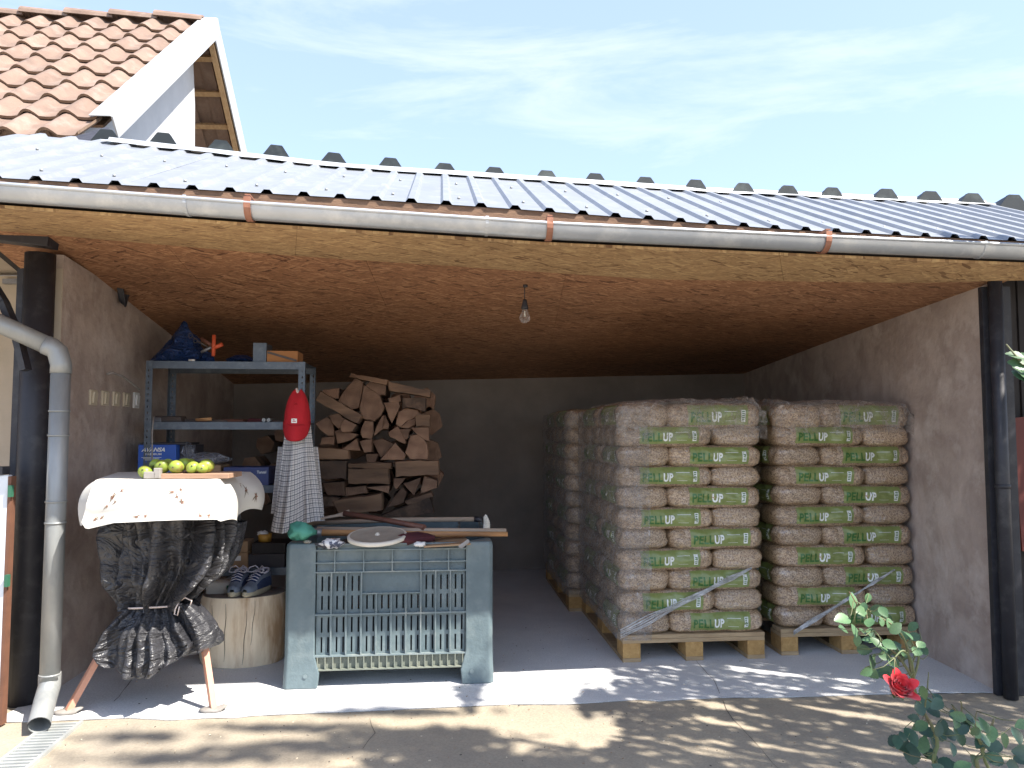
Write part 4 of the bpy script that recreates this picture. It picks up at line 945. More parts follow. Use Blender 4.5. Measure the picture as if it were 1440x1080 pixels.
post(0, 0, 1, 1, .158, .158); post(CW, 0, -1, 1, .148, .158); post(0, CDp, 1, -1, .158, .158); post(CW, CDp, -1, -1, .148, .158)
b = MB(); b.box(CP(CW / 2, CDp / 2, .15), (CW - .06, CDp - .06, .02), RZ(CA)); b.build('floor', M['crate'], T)
for (x0, y0, x1, y1) in ((.14, .012, CW - .13, .03), (.14, CDp - .03, CW - .13, CDp - .012), (.012, .15, .03, CDp - .15), (CW - .03, .15, CW - .012, CDp - .15)):
    b = MB(); b.box(CP((x0 + x1) / 2, (y0 + y1) / 2, .690), (x1 - x0, y1 - y0, .010), RZ(CA)); b.build('rim', M['crate_rim'], T, bevel=.002)
# things in and on it
def rod(name, pts, r, m, label, cat, group=None, n=10):
    b = MB(); b.tube(pts, r, n); o = b.build(name, m); base(o, pts[0]); tag(o, label, cat, group); return o
junk = MB()
def lump(c, sx, sy, sz, seed, n=14, rough=.35):
    b = MB(); c = Vector(c)
    prof = [(math.sin(math.pi * i / 8), -math.cos(math.pi * i / 8)) for i in range(9)]
    def fn(p, a, z):
        k = 1 + rough * noise.noise(Vector((p.x * 2.2 + seed, p.y * 2.2, p.z * 2.2))) + rough * .4 * noise.noise(Vector((p.x * 6 + seed, p.y * 6, p.z * 6)))
        return Vector((p.x * sx * k, p.y * sy * k, p.z * sz * k))
    b.lathe(c, prof, n, 0, RZ(CA), fn=fn); return b
q = CP(.5, .45, .60); b = lump(q, .40, .36, .055, 3, 22, .25); o = b.build('cardboard_pile', M['darktool']); base(o, q - Z * .05); tag(o, 'dark heap of scrap filling the plastic bin under the tools', 'scrap')
dlo = 4.02
s1 = thing('spade', at(470, 753, dlo), 'spade with grey steel socket and golden wooden handle lying across the bin', 'spade')
b = MB(); b.tube([at(452, 749, dlo), at(580, 751, dlo), at(714, 751, dlo)], [.017, .015, .012], 12); b.build('handle', M['handle'], s1)
b = MB(); b.tube([at(428, 751, dlo), at(436, 748, dlo), at(453, 749, dlo)], [.012, .021, .021], 12); b.prism([at(418, 745, dlo), at(432, 744, dlo), at(430, 757, dlo), at(420, 757, dlo)], cv * .16); b.build('socket', M['steel'], s1)
b = MB(); b.tube([at(446, 744.5, dlo + .05), at(580, 746, dlo + .04), at(712, 746.5, dlo + .04)], [.015, .014, .013], 12); o = b.build('rake_handle', M['handle_pale']); base(o, at(446, 744.5, dlo + .05)); tag(o, 'weathered wooden handle lying just behind the spade handle', 'tool handle')
dh = 4.45
s2 = thing('broom', at(560, 731, dh), 'broom-like pole with a fan-shaped pale head lying on the rear of the bin', 'broom')
b = MB(); b.tube([at(430, 736, dh), at(560, 731, dh), at(668, 730, dh)], .013, 10); b.build('pole', M['handle_pale'], s2)
b = MB(); b.tube([at(667, 730, dh), at(678, 730.5, dh)], .016, 10); b.build('ferrule', M['black'], s2)
for k in range(11):
    a = (k - 5) / 5; p0 = at(681, 731, dh); p1 = at(683.5 + 3 * (1 - a * a), 737 + 0 * a, dh) + Z * (a * .058) + Vector((.0, 0, 0))
    b = MB(); b.tube([at(680, 736 , dh) + Z * a * .03, at(684 + 5 * (1 - a * a), 739, dh) + Z * (a * .06)], [.006, .008], 6); b.build('bristle_tuft', M['lidrim'], s2)
s3 = thing('axe', at(480, 722, 4.3), 'axe with a dark reddish handle slanting behind the spade handle', 'axe')
b = MB(); b.tube([at(484, 722, 4.30), at(540, 731, 4.22), at(597, 742, 4.05)], [.016, .014, .016], 10); b.build('handle', M['handle_dark'], s3)
b = MB(); b.prism([at(448, 729, 4.3), at(478, 722, 4.3), at(490, 717, 4.3), at(492, 722, 4.3), at(485, 727, 4.3), at(478, 726, 4.3), at(450, 731, 4.3)], cv * .03); b.build('head', M['handle_pale'], s3)
c = CP(.440, .060, .727); tt = thing('round_lid', c, 'round beige lid with a pale rim and centre stud lying on the bin front', 'lid')
Mt = RZ(CA) @ RX(R(9)) @ RY(R(-1.5)); b = MB(); b.lathe(c, [(0.001, .004), (.05, .003), (.13, .003), (.136, .006)], 40, 0, Mt); b.build('top', M['lid'], tt, fix=False)
b = MB(); b.lathe(c, [(.136, .006), (.146, .006), (.150, .001), (.149, -.012), (.140, -.016), (.001, -.014)], 40, 0, Mt); b.build('rim', M['lidrim'], tt, fix=False)
b = MB(); b.lathe(c, [(.001, .016), (.008, .014), (.012, .005), (.014, .0035)], 12, 0, Mt); b.build('stud', M['lidrim'], tt)
q = at(424, 747, 3.86); b = lump(q, .065, .06, .042, 9, 18, .5); o = b.build('green_glove', M['greencloth']); base(o, q - Z * .04); tag(o, 'crumpled green rubber glove at the left corner of the bin', 'glove')
q = at(466, 764, 3.82); b = lump(q, .055, .045, .022, 12, 18, .7); o = b.build('striped_rag', M['rag']); base(o, q - Z * .02); tag(o, 'black and white striped rag hanging over the bin rim', 'rag')
b = MB(); q = at(580, 757, 3.95); o = lump(q, .12, .09, .03, 15).build('maroon_cloth', M['maroon']); base(o, q - Z * .03); tag(o, 'dark maroon cloth lying in the bin beside the round lid', 'cloth')
b = MB(); P0 = [at(596, 768, 3.84), at(662, 764, 3.84), at(650, 750, 4.25), at(606, 758, 4.25)]; b.prism(P0, Z * -.008); o = b.build('cardboard_sheet', M['card']); base(o, P0[0]); tag(o, 'brown cardboard sheet lying in the right front of the bin', 'cardboard')
b = lump(at(590, 765, 3.86), .030, .022, .012, 21, 12, .6); o = b.build('crumpled_paper', M['white']); base(o, at(590, 767, 3.86)); tag(o, 'crumpled white paper on the bin rim right of the lid', 'paper')
b = lump(at(432, 762, 3.85), .022, .02, .010, 23, 12, .4); o = b.build('sponge', M['lid']); base(o, at(432, 764, 3.85)); tag(o, 'small beige sponge on the left corner of the bin', 'sponge')
P0 = [at(645, 770, 3.84), at(658, 761, 3.83), at(660, 763, 3.83), at(650, 771, 3.84)]; b = MB(); b.prism(P0, Z * .01); o = b.build('wire_clip', M['steel']); base(o, P0[0]); tag(o, 'bent steel clip at the right end of the bin rim', 'clip')
P0 = [at(443, 766, 3.80), at(452, 764, 3.80), at(460, 770, 3.79), at(456, 772, 3.79)]; b = MB(); b.prism(P0, Z * .006); o = b.build('black_strap', M['black']); base(o, P0[0]); tag(o, 'black strap folded beside the striped rag on the rim', 'strap')

# ------------------------------------------------------------------ firewood
def zp(x, y): return 380 + x / 4.154, 500 + y / 4.154
ends = [[(400, 270), (430, 210), (500, 130), (545, 160), (530, 250), (520, 300), (480, 315)], [(525, 300), (550, 180), (600, 170), (640, 230), (665, 300), (650, 350), (610, 380), (540, 365)],
 [(665, 275), (755, 270), (760, 300), (710, 395)], [(735, 400), (750, 330), (800, 305), (860, 320), (880, 350), (790, 390), (760, 420)], [(760, 420), (800, 385), (850, 365), (845, 405), (800, 425)],
 [(260, 400), (330, 360), (370, 380), (368, 470), (340, 470), (300, 440)], [(340, 350), (400, 340), (430, 370), (400, 430), (370, 400)], [(410, 400), (430, 365), (505, 405), (480, 445), (420, 445)],
 [(375, 440), (410, 430), (510, 460), (480, 490), (390, 515)], [(525, 450), (550, 380), (600, 385), (605, 450), (590, 490), (540, 480)], [(605, 470), (612, 430), (650, 360), (665, 345), (655, 430)],
 [(655, 430), (670, 345), (695, 400), (690, 430)], [(690, 450), (745, 412), (790, 500), (785, 515), (700, 475)], [(755, 430), (820, 430), (800, 490), (785, 490)], [(595, 500), (650, 485), (720, 515), (690, 560), (645, 595)],
 [(645, 610), (730, 510), (790, 580), (780, 610)], [(790, 570), (820, 470), (860, 460), (900, 490), (920, 530), (920, 605), (820, 605)], [(415, 550), (500, 485), (525, 555)], [(555, 575), (630, 575), (610, 645), (570, 645)],
 [(521, 500), (590, 490), (590, 560), (550, 570)], [(820, 420), (925, 420), (930, 500), (900, 490), (860, 460)], [(722, 715), (790, 715), (740, 780), (725, 770)], [(775, 750), (880, 715), (840, 820)],
 [(880, 780), (900, 705), (970, 730), (975, 775), (880, 805)], [(680, 890), (770, 770), (795, 800), (780, 860)], [(440, 770), (560, 760), (570, 800), (440, 820)], [(560, 770), (695, 760), (690, 805)], [(290, 250), (310, 200), (400, 190), (400, 250)],
 [(300, 745), (430, 740), (435, 820), (330, 815)], [(560, 180), (600, 130), (680, 160), (670, 230), (640, 230)], [(300, 480), (370, 475), (368, 520), (290, 520)], [(690, 250), (760, 230), (765, 270), (700, 275)]]
def log_end(poly, d, label, ln=None, m=0):
    P = [at(*zp(x, y), d) for x, y in poly]; c = sum(P, Vector()) / len(P)
    P = [c + (p - c) * 1.04 for p in P]; Q = []
    for i in range(len(P)):
        a, e = P[i], P[(i + 1) % len(P)]; k = 3
        for j in range(k): Q.append(lerp(a, e, j / k) + Vector((rnd(-.0025, .0025), 0, rnd(-.0025, .0025))))
    n = len(Q); L_ = ln or rnd(.26, .34); b = MB(); c2 = sum(Q, Vector()) / n
    tw = Vector((rnd(-.02, .02), 0, rnd(-.01, .01))); off0 = rnd(-.03, .03); ins = .94
    R0 = [c2 + (q - c2) * ins for q in Q]; rings = [[q + V * (off0) for q in R0], [q + V * (off0 + .008) for q in Q], [q + V * (off0 + L_ * .5) + tw * .5 + Vector((rnd(-.004, .004), 0, rnd(-.004, .004))) for q in Q], [q + V * (off0 + L_) + tw for q in Q]]
    vs = [p for r in rings for p in r]; b.add(vs, [list(range(n))], 0)
    o = len(b.v) - len(vs)
    for k in range(3):
        for i in range(n): b.f.append([k * n + i, (k + 1) * n + i, (k + 1) * n + (i + 1) % n, k * n + (i + 1) % n]); b.m.append(0 if k == 0 else (1 if (i // 3) % 2 else 2)); b.s.append(False)
    b.f.append([3 * n + i for i in range(n)][::-1]); b.m.append(0); b.s.append(False)
    ob = b.build('split_log', [M['logend'], M['logsplit'], M['logside']]); base(ob, c2 + V * off0); tag(ob, label, 'firewood log', 'split logs in the woodpile'); return ob
DL = 5.1
order = sorted(range(len(ends)), key=lambda i: (round(sum(p[1] for p in ends[i]) / len(ends[i]) / 95), sum(p[0] for p in ends[i]) / len(ends[i])))
rowmap = {}
for i in order:
    rkey = round(sum(p[1] for p in ends[i]) / len(ends[i]) / 95); rowmap.setdefault(rkey, []).append(i)
for ri, rk in enumerate(sorted(rowmap)):
    for ci, i in enumerate(rowmap[rk]):
        log_end(ends[i], DL + rnd(-.03, .05), f'split log end-on in the woodpile, {ORD[ri + 1]} row from the top, {ORD[ci + 1]} from the left')
sides = [([(450, 632), (710, 625), (712, 662), (452, 656)], .12, 'thin split log lying sideways low in the middle of the woodpile'), ([(450, 660), (693, 654), (695, 752), (450, 750)], .14, 'pale bark-edged log lying sideways at the middle of the woodpile'),
 ([(725, 620), (988, 610), (990, 694), (730, 709)], .14, 'reddish squared log lying sideways at the right of the woodpile'), ([(225, 530), (460, 555), (458, 607), (225, 603)], .12, 'flat log lying sideways at left just right of the hanging shirt'),
 ([(235, 612), (450, 612), (447, 720), (250, 720)], .15, 'dark bark-covered log lying sideways at lower left of the woodpile'), ([(360, 850), (655, 806), (658, 906), (400, 932)], .15, 'long grey-brown log lying sideways at the bottom of the woodpile'),
 ([(262, 262), (290, 206), (540, 352), (513, 402)], .12, 'pale log sliding down diagonally at the upper left of the woodpile'), ([(455, 122), (468, 103), (692, 142), (684, 174)], .13, 'slim log lying sideways on the very top of the woodpile'),
 ([(682, 150), (942, 208), (936, 246), (690, 204)], .12, 'long thin log lying on the top right of the woodpile'), ([(770, 250), (912, 246), (908, 330), (860, 315), (800, 300), (770, 310)], .15, 'dark log lying sideways at the upper right of the woodpile'),
 ([(845, 346), (935, 341), (933, 411), (850, 412)], .12, 'small pale squared block at the right edge of the woodpile'), ([(645, 938), (935, 822), (958, 915), (800, 950)], .16, 'large bark-streaked log lying sideways at the bottom right of the woodpile'),
 ([(785, 850), (945, 798), (955, 822), (800, 875)], .13, 'narrow pale log resting on the large bottom right log'), ([(290, 822), (400, 832), (398, 880), (300, 890)], .13, 'dark short log at the bottom left of the woodpile')]
for poly, dep, lab in sides:
    P = [at(*zp(x, y), DL + rnd(-.06, -.02)) for x, y in poly]; c = sum(P, Vector()) / len(P); n = len(P)
    Q = []
    for i in range(n):
        a, e = P[i], P[(i + 1) % n]; k = max(2, int((e - a).length / .04))
        for j in range(k): Q.append(lerp(a, e, j / k) + Vector((rnd(-.003, .003), 0, rnd(-.004, .004))))
    m_ = len(Q); b = MB(); F0 = [c + (q - c) * .95 for q in Q]; vs = F0 + [q + V * .02 for q in Q] + [q + V * dep for q in Q]
    b.add(vs, [list(range(m_))], 0)
    for k in range(2):
        for i in range(m_): b.f.append([k * m_ + i, (k + 1) * m_ + i, (k + 1) * m_ + (i + 1) % m_, k * m_ + (i + 1) % m_]); b.m.append(0); b.s.append(False)
    b.f.append([2 * m_ + i for i in range(m_)][::-1]); b.m.append(0); b.s.append(False)
    ob = b.build('split_log', [M['logsplitx'] if 'dark' not in lab and 'bark' not in lab or 'pale' in lab else M['logside']]); base(ob, c); tag(ob, lab, 'firewood log', 'split logs in the woodpile')
# deeper logs behind the front layer and behind the shelf
k = 0
for r in range(5):
    for c in range(5):
        px, py = 462 + c * 34 + rnd(-5, 5) + (8 if r % 2 else 0), 560 + r * 37 + rnd(-5, 5)
        if r == 0 and c in (0,): continue
        ctr = at(px, py, DL + .36); nn = 6; rad = rnd(.080, .10); b = MB(); a0 = rnd(0, 6)
        P = [ctr + Vector((math.cos(a0 + 6.283 * i / nn) * rad * rnd(.85, 1.1), 0, math.sin(a0 + 6.283 * i / nn) * rad * rnd(.85, 1.1))) for i in range(nn)]
        b.prism(P, V * .3, 0, 1); ob = b.build('split_log', [M['logend'], M['logsplit']]); base(ob, ctr)
        tag(ob, f'log half hidden at the back of the woodpile, {ORD[r + 1]} row down, {ORD[c + 1]} from the left', 'firewood log', 'split logs hidden at the back of the woodpile')
for i, (px, py, rr_) in enumerate(((372, 625, .07), (396, 612, .06), (352, 655, .07), (384, 665, .08), (404, 650, .06), (366, 700, .07))):
    ctr = at(px, py, 5.2); a0 = rnd(0, 6); P = [ctr + Vector((math.cos(a0 + 6.283 * q_ / 6) * rr_ * rnd(.8, 1.1), 0, math.sin(a0 + 6.283 * q_ / 6) * rr_ * rnd(.7, 1))) for q_ in range(6)]
    b = MB(); b.prism(P, V * .3, 0, 1); ob = b.build('split_log', [M['logend'], M['logside']]); base(ob, ctr); tag(ob, ('dim log seen through the shelf above the navy box', 'dim log between the shelf and the red cap', 'dim log left above the navy box behind the shelf', 'thick dim log behind the right end of the navy box', 'small dim log behind the top of the checked shirt', 'dim log behind the shelf just under the navy box')[i], 'firewood log', 'dim logs seen through the shelf unit')

# ------------------------------------------------------------------ shelf unit
SO = at(200, 700, 4.42); SO.z = 0; SA = R(5.4); su = Vector((math.cos(SA), math.sin(SA), 0)); sv = Vector((-math.sin(SA), math.cos(SA), 0)); SW, SD = .90, .40
S = thing('metal_shelf_unit', SO, 'blue-grey steel shelf unit with slotted uprights in the left corner', 'shelf unit', rz=SA)
def SP(x, y, z): return SO + su * x + sv * y + Z * z
shz = [.10, .452, .925, 1.292, 1.645]
zs = [0.0]
while zs[-1] < 1.60: zs += [zs[-1] + .022, zs[-1] + .035]
zs.append(1.66)
for (x, y, sx) in ((0, 0, 1), (SW, 0, -1), (0, SD, 1), (SW, SD, -1)):
    b = MB(); b.plate([0, .013, .019, .038], zs, lambda i, j: i == 1 and j % 2 == 1, .002, lambda a, c, t_: SP(x + sx * a, y - t_ if y == 0 else y + t_, c))
    dy = 1 if y == 0 else -1
    b.plate([0.002, .013, .019, .038], zs, lambda i, j: i == 1 and j % 2 == 1, .002, lambda a, c, t_: SP(x + sx * t_, y + dy * a, c))
    b.build('upright', M['shelf'], S)
for z in shz:
    b = MB(); b.box(SP(SW / 2, SD / 2, z + .012), (SW - .012, SD - .012, .004), RZ(SA)); b.build('shelf_board', M['shelf'], S)
    b = MB()
    for y in (.006, SD - .006): b.box(SP(SW / 2, y, z - .008), (SW - .005, .004, .042), RZ(SA)); b.box(SP(SW / 2, y + (.006 if y < .1 else -.006), z - .028), (SW - .02, .014, .003), RZ(SA))
    b.build('shelf_beam', M['shelf'], S)
def cbox(name, x, y, z, sx, sy, sz, m, label, cat, rot=0.0, bevel=.002, build=True):
    c = SP(x, y, z + sz / 2); b = MB(); b.box(c, (sx, sy, sz), RZ(SA + rot)); o = b.build(name, m, bevel=bevel); base(o, c - Z * sz / 2); return tag(o, label, cat)
def sx_of(px, d=4.45): return (at(px, 600, d) - SO).dot(su)
z5 = 1.660; z4 = 1.307; z3 = .940; z2 = .467
# bags helper
def bagshape(name, c, sx, sy, sz, m, label, seed, peak=.0, fold=.12, parent=None):
    b = MB(); prof = []
    for i in range(17):
        t_ = i / 16; prof.append(((math.sin(math.pi * min(1, t_ * 1.02 + .02)) ** .55) * (1 if t_ < .45 else (1 - peak * (t_ - .45) / .55)), t_ * 2 - 1))
    prof[0] = (.55, -1)
    if peak > .7: prof = [(.8, -1), (.95, -.93)] + [(max(.03, (1 - (i / 14) ** 1.25) * .95 + .05 * math.sin(i)), -.85 + 1.85 * i / 14) for i in range(15)]
    def fn(p, a, z):
        r = 1 + fold * noise.noise(Vector((math.cos(a) * 2.5 + seed, math.sin(a) * 2.5, z * 1.6))) * 2 + fold * .8 * abs(noise.noise(Vector((a * 3.2 + seed, z * 1.4, 3))))
        return Vector((p.x * sx * r, p.y * sy * r, (p.z + 1) * sz * (1 + .15 * noise.noise(Vector((p.x * 2, p.y * 2, seed))))))
    b.lathe(c, prof, 48, 0, RZ(SA), fn=fn); o = b.build(name, m)
    base(o, c); return tag(o, label, 'plastic bag')
bagshape('blue_bag', SP(sx_of(243), .18, z5), .155, .13, .125, M['bluebag'], 'stuffed blue plastic bag on the left of the top shelf', 2.2, .75, .22)
bagshape('small_blue_bag', SP(sx_of(325), .2, z5), .085, .08, .030, M['bluebag'], 'flat crumpled blue bag between the orange tool and the boxes', 5.2, .2)
t = thing('folding_tool', at(303, 500, 4.46), 'crossed orange-handled tool standing on the top shelf', 'hand tool')
def bar(px0, py0, px1, py1, r_, m, nm, d=4.46):
    b = MB(); p, q = at(px0, py0, d), at(px1, py1, d); b.tube([p, lerp(p, q, .5), q], [r_, r_ * 1.1, r_], 8); b.build(nm, m, t)
bar(301, 471, 300, 501, .011, M['orange'], 'handle'); bar(313, 484, 299, 490, .012, M['orange'], 'handle'); bar(283, 476, 300, 487, .010, M['handle_dark'], 'arm', 4.47); bar(283, 495, 300, 487, .009, M['steel'], 'arm', 4.48)
for (px, py) in ((268, 472), (275, 479)):
    b = MB(); c = at(px, py, 4.45); P = [c + Vector((math.cos(a_ * .5236) * .011, 0, math.sin(a_ * .5236) * .013)) for a_ in range(13)]; b.tube(P, .0022, 6, cap=False); b.tube([c + su * .010 - Z * .006, at(292, 488, 4.46)], .003, 6); b.build('ring', M['darktool'], t)
cbox('dark_blue_box', sx_of(359), .12, z5, .078, .16, .115, M['shelf'], 'upright dark blue carton on the top shelf beside the orange box', 'box')
cbox('orange_box', sx_of(391), .13, z5, .178, .18, .068, M['orangecard'], 'flat orange-brown carton with a dark strap at the right of the top shelf', 'box')
b = MB(); b.box(SP(sx_of(391), .034, z5 + .034), (.176, .004, .012), RZ(SA) @ RY(R(16))); o = b.build('box_strap', M['darktool']); base(o, SP(sx_of(391), .034, z5)); tag(o, 'dark strap running diagonally down the front of the orange carton', 'strap')
b = MB(); p = SP(sx_of(262), .02, z5 + .006); b.tube([p, p + su * .035], .006, 8); o = b.build('white_plug', M['white']); base(o, p); tag(o, 'small white plug lying at the edge of the top shelf', 'plug')
# second shelf clutter
clutter = [(212, 24, .03, 'steel', 'flat grey file at the left end of the second shelf'), (240, 20, .014, 'white', 'small white marked tin on the second shelf'), (262, 40, .02, 'darktool', 'flat dark tool case on the second shelf behind the tin'), (232, 44, .035, 'darktool', 'dark heap of pliers at left on the second shelf'),
 (285, 26, .02, 'handle_dark', 'reddish wooden plane on the second shelf'), (302, 24, .016, 'darktool', 'black block right of the reddish plane on the second shelf'), (322, 40, .018, 'handle_dark', 'brown bar lying along the middle of the second shelf'), (352, 20, .022, 'maroon', 'dark red block right of middle on the second shelf'), (385, 34, .012, 'darktool', 'flat dark plate near the cap end of the second shelf')]
for px, wpx, h, m, lab in clutter:
    x = sx_of(px); w_ = wpx / 243; c = SP(x, .08 + rnd(0, .05), z4); b = MB(); A_ = rnd(-.3, .3)
    b.hexa([c + RZ(SA + A_).to_3x3() @ Vector(p) for p in ((-w_ / 2, -.04, 0), (w_ / 2, -.04, 0), (w_ / 2, .05, 0), (-w_ / 2, .05, 0), (-w_ / 2 * .8, -.03, h), (w_ / 2 * .9, -.035, h * .8), (w_ / 2 * .85, .04, h), (-w_ / 2 * .9, .04, h * .9))])
    o = b.build('shelf_tool', M[m], bevel=.003); base(o, c); tag(o, lab, 'tool')
for px in (367, 374):
    b = MB(); c = SP(sx_of(px), .03, z4 + .011); b.tube([c, c + sv * .12], .011, 12); o = b.build('steel_tube', M['zinc_old']); base(o, c); tag(o, ('left' if px == 367 else 'right') + ' one of two short pale tubes lying end-on on the second shelf', 'tube', 'short tubes on the second shelf')
b = MB(); c = SP(sx_of(273), .03, z4 + .012); b.tube([c, c + su * .09 + Z * .004], [.008, .011], 10); o = b.build('brush_handle', M['handle']); base(o, c); tag(o, 'pale wooden handle lying on the second shelf left of the plane', 'handle')
# third shelf: blue box, bagged cardboard, navy box
t = thing('blue_battery_box', SP(sx_of(228), .12, z3), 'blue carton printed AVANSA with a dark lid standing on the left of the third shelf', 'box', rz=SA)
xb = sx_of(224); w_ = .21; hB = .235
b = MB(); b.box(SP(xb, .10, z3 + hB / 2), (w_, .20, hB), RZ(SA)); b.build('carton', M['bluebox'], t, bevel=.002)
b = MB(); b.box(SP(xb + .03, .12, z3 + hB + .006), (w_ + .06, .22, .010), RZ(SA)); b.build('lid', M['darkbox'], t)
b = MB(); b.box(SP(xb + w_ / 2 + .045, .14, z3 + hB / 2), (.088, .16, hB - .004), RZ(SA)); b.build('dark_side', M['darkbox'], t)
pb_ = MB(); yy = -.002
printed(pb_, 'AVANSA', SP(xb - w_ / 2 + .018, yy, z3 + hB - .040), su * .130, Z * .024, 0, .03, .35)
printed(pb_, 'PREMIUM', SP(xb - w_ / 2 + .042, yy, z3 + hB - .060), su * .088, Z * .012, 0, .02)
for k in range(3): pb_.box(SP(xb - w_ / 2 + .075, yy, z3 + hB - .073 - k * .007), (.11 - k * .02, .001, .0022), RZ(SA))
for k in range(7): 
    p = SP(xb + .02 + k * .011, yy, z3 + hB - .10 - (k % 3) * .012); pb_.box(p, (.010, .001, .02 + .01 * (k % 2)), RZ(SA) @ RY(R(25 * ((k % 3) - 1))))
pb_.build('print', M['labelwhite'], t)
o = cbox('cardboard_box', sx_of(284), .12, z3, .21, .2, .115, M['card'], 'brown cardboard box under a clear plastic bag on the third shelf', 'box')
bagshape('clear_bag', SP(sx_of(282), .12, z3 + .118), .125, .12, .038, M['clearbag'], 'crumpled clear plastic bag lying over the cardboard box', 7.7, .3, .25)
bagshape('twisted_bag_neck', SP(sx_of(262), .06, z3 + .16), .03, .03, .045, M['clearbag'], 'twisted neck of clear plastic sticking up beside the AVANSA carton', 9.7, .1, .5)
t = thing('navy_box', SP(sx_of(346), .1, z3), 'long navy carton with small white print on the third shelf behind the tablecloth', 'box', rz=SA)
b = MB(); b.box(SP(sx_of(346), .10, z3 + .052), (.255, .2, .104), RZ(SA)); b.build('carton', M['navybox'], t, bevel=.002)
pb_ = MB(); printed(pb_, 'Tunsal', SP(sx_of(361), -.002, z3 + .068), su * .052, Z * .016, 0, .01); pb_.build('print', M['labelwhite'], t)
# fourth shelf
t = thing('small_cardboard_box', SP(sx_of(337), .1, z2), 'brown cardboard box with a white paper label on the fourth shelf', 'box', rz=SA)
xb = sx_of(336); b = MB(); b.box(SP(xb, .09, z2 + .043), (.118, .16, .086), RZ(SA)); b.box(SP(xb, .09, z2 + .118), (.110, .15, .062), RZ(SA)); b.build('carton', M['card'], t, bevel=.002)
b = MB(); b.box(SP(xb - .008, .008, z2 + .055), (.055, .002, .028), RZ(SA)); b.build('paper_label', M['white'], t)
cbox('black_case', sx_of(376), .12, z2, .205, .22, .075, M['darkbox'], 'black case forming the lower half of the dark pile on the fourth shelf', 'case')
cbox('black_tray', sx_of(378), .12, z2 + .0765, .190, .20, .06, M['planks'], 'scuffed dark tray on top of the black case on the fourth shelf', 'tray')
t = thing('ochre_tin', SP(sx_of(369), .09, z2 + .138), 'ochre yellow tin with a white rag on the dark tray', 'tin')
b = MB(); b.lathe(SP(sx_of(369), .09, z2 + .138), [(.001, 0), (.036, 0), (.040, .045), (.037, .045), (.035, .01)], 20); b.build('can', M['yellow'], t)
b = lump(SP(sx_of(366), .09, z2 + .186), .032, .03, .014, 4, 14, .5); b.build('rag', M['white'], t)
b = MB(); c = SP(sx_of(328), .1, z2 + .152); b.tube([c, c + su * .05], .008, 8); o = b.build('spray_nozzle', M['darktool']); base(o, c); tag(o, 'small dark nozzle on top of the small cardboard box', 'nozzle')
# bottom: white sack
t = thing('white_sack', SP(sx_of(318), -.12, .2), 'off-white sack with a green stripe standing behind the shoes', 'sack')
c = at(318, 846, 4.28); c.z = .10
b = MB(); b.box(at(316, 862, 4.32), (.21, .14, .36), RZ(SA), tap=.86); o = b.build('body', M['sack'], t, bevel=.02)
b = MB(); b.box(at(330, 826, 4.235), (.085, .002, .022), RZ(SA)); b.build('green_stripe', M['green'], t)
c = at(386, 835, 4.4); b = MB(); b.tube([c - Z * .3, c + Z * .03], .012, 8); o = b.build('fork_shaft', M['handle_dark']); base(o, c - Z * .3); tag(o, 'short reddish tool handle standing between the stump and the bin', 'handle')
# cable dangling by the shelf
rod('dangling_cable', [at(216, 586, 4.3), at(214, 610, 4.28), at(214, 640, 4.25), at(214, 668, 4.2), at(213, 671, 3.9)], .0045, M['greyfoot'], 'thin grey cable hanging in front of the AVANSA carton', 'cable')
rod('wall_cable', [at(150, 526, 4.12), at(158, 524, 4.14), at(172, 529, 4.25), at(188, 541, 4.35), at(196, 548, 4.4)], .006, M['greyfoot'], 'cable sticking out of the left wall above the switches', 'cable')

# cap and shirt
t = thing('baseball_cap', at(418, 560, 4.3), 'red baseball cap hanging on the right front upright of the shelf', 'cap')
cc = at(418.5, 582, 4.30); b = MB(); vs = []
def capfn(a, c):   # a around 0..1 left-right, c from top to lower edge
    th = math.pi * a; y_ = -math.sin(th); px = math.cos(th)
    z_ = 1 - c; wz = math.sin(math.pi / 2 * min(1, (c * 1.0 + .015))) ** .45
    k = 1 + .03 * noise.noise(Vector((a * 6, c * 4, 2)))
    return cc + su * (-px * .073 * wz * k) + sv * (y_ * .085 * wz ** 1.2 * (1 - .35 * (c - .55) ** 2) + .0) + Z * (.128 - c * .20 + .012 * math.cos(a * 6.28))
b.grid(capfn, 24, 18); b.build('crown', M['red'], t, fix=False)
def brim(a, c):
    x = (a - .5) * 2; hw = .073 * (1 - .06 * c ** 2)
    zz = -.064 - c * .088 * math.sqrt(max(0, 1 - (abs(x) ** 3.0) * .93)) + (.024 if c == 0 else .0) * (x * x)
    return cc + su * (x * hw) + sv * (-.066 - .02 * (1 - x * x) - .012 * math.sin(c * 2.2) + .05 * x * x) + Z * zz
b = MB(); b.grid(brim, 18, 8); o = b.build('brim', M['red'], t, fix=False); sm = o.modifiers.new('s', 'SOLIDIFY'); sm.thickness = .003
b = MB(); P = [cc + su * (.0) + sv * (-.0)]; c2 = cc + sv * (-.088) + Z * (-.04); b.box(c2 + su * -.002, (.030, .004, .024), RZ(SA)); b.build('logo_patch', M['labelwhite'], t)
b = MB(); b.box(c2 + su * -.002 - sv * .0025 - Z * .003, (.018, .001, .004), RZ(SA)); b.box(c2 + su * -.004 - sv * .0025 + Z * .005, (.010, .001, .005), RZ(SA)); b.build('logo_print', M['red'], t)
b = MB(); b.lathe(cc + sv * -.068 + Z * .055, [(.001, -.004), (.006, -.003), (.007, 0), (.001, .004)], 10, 0, RX(R(70))); b.build('button', M['red'], t)
b = MB(); b.tube([at(417, 546, 4.3), at(419, 556, 4.3)], [.006, .014], 8); b.build('tip_tag', M['string'], t)
t = thing('plaid_shirt', at(418, 640, 4.3), 'white and grey checked shirt hanging under the red cap', 'shirt')
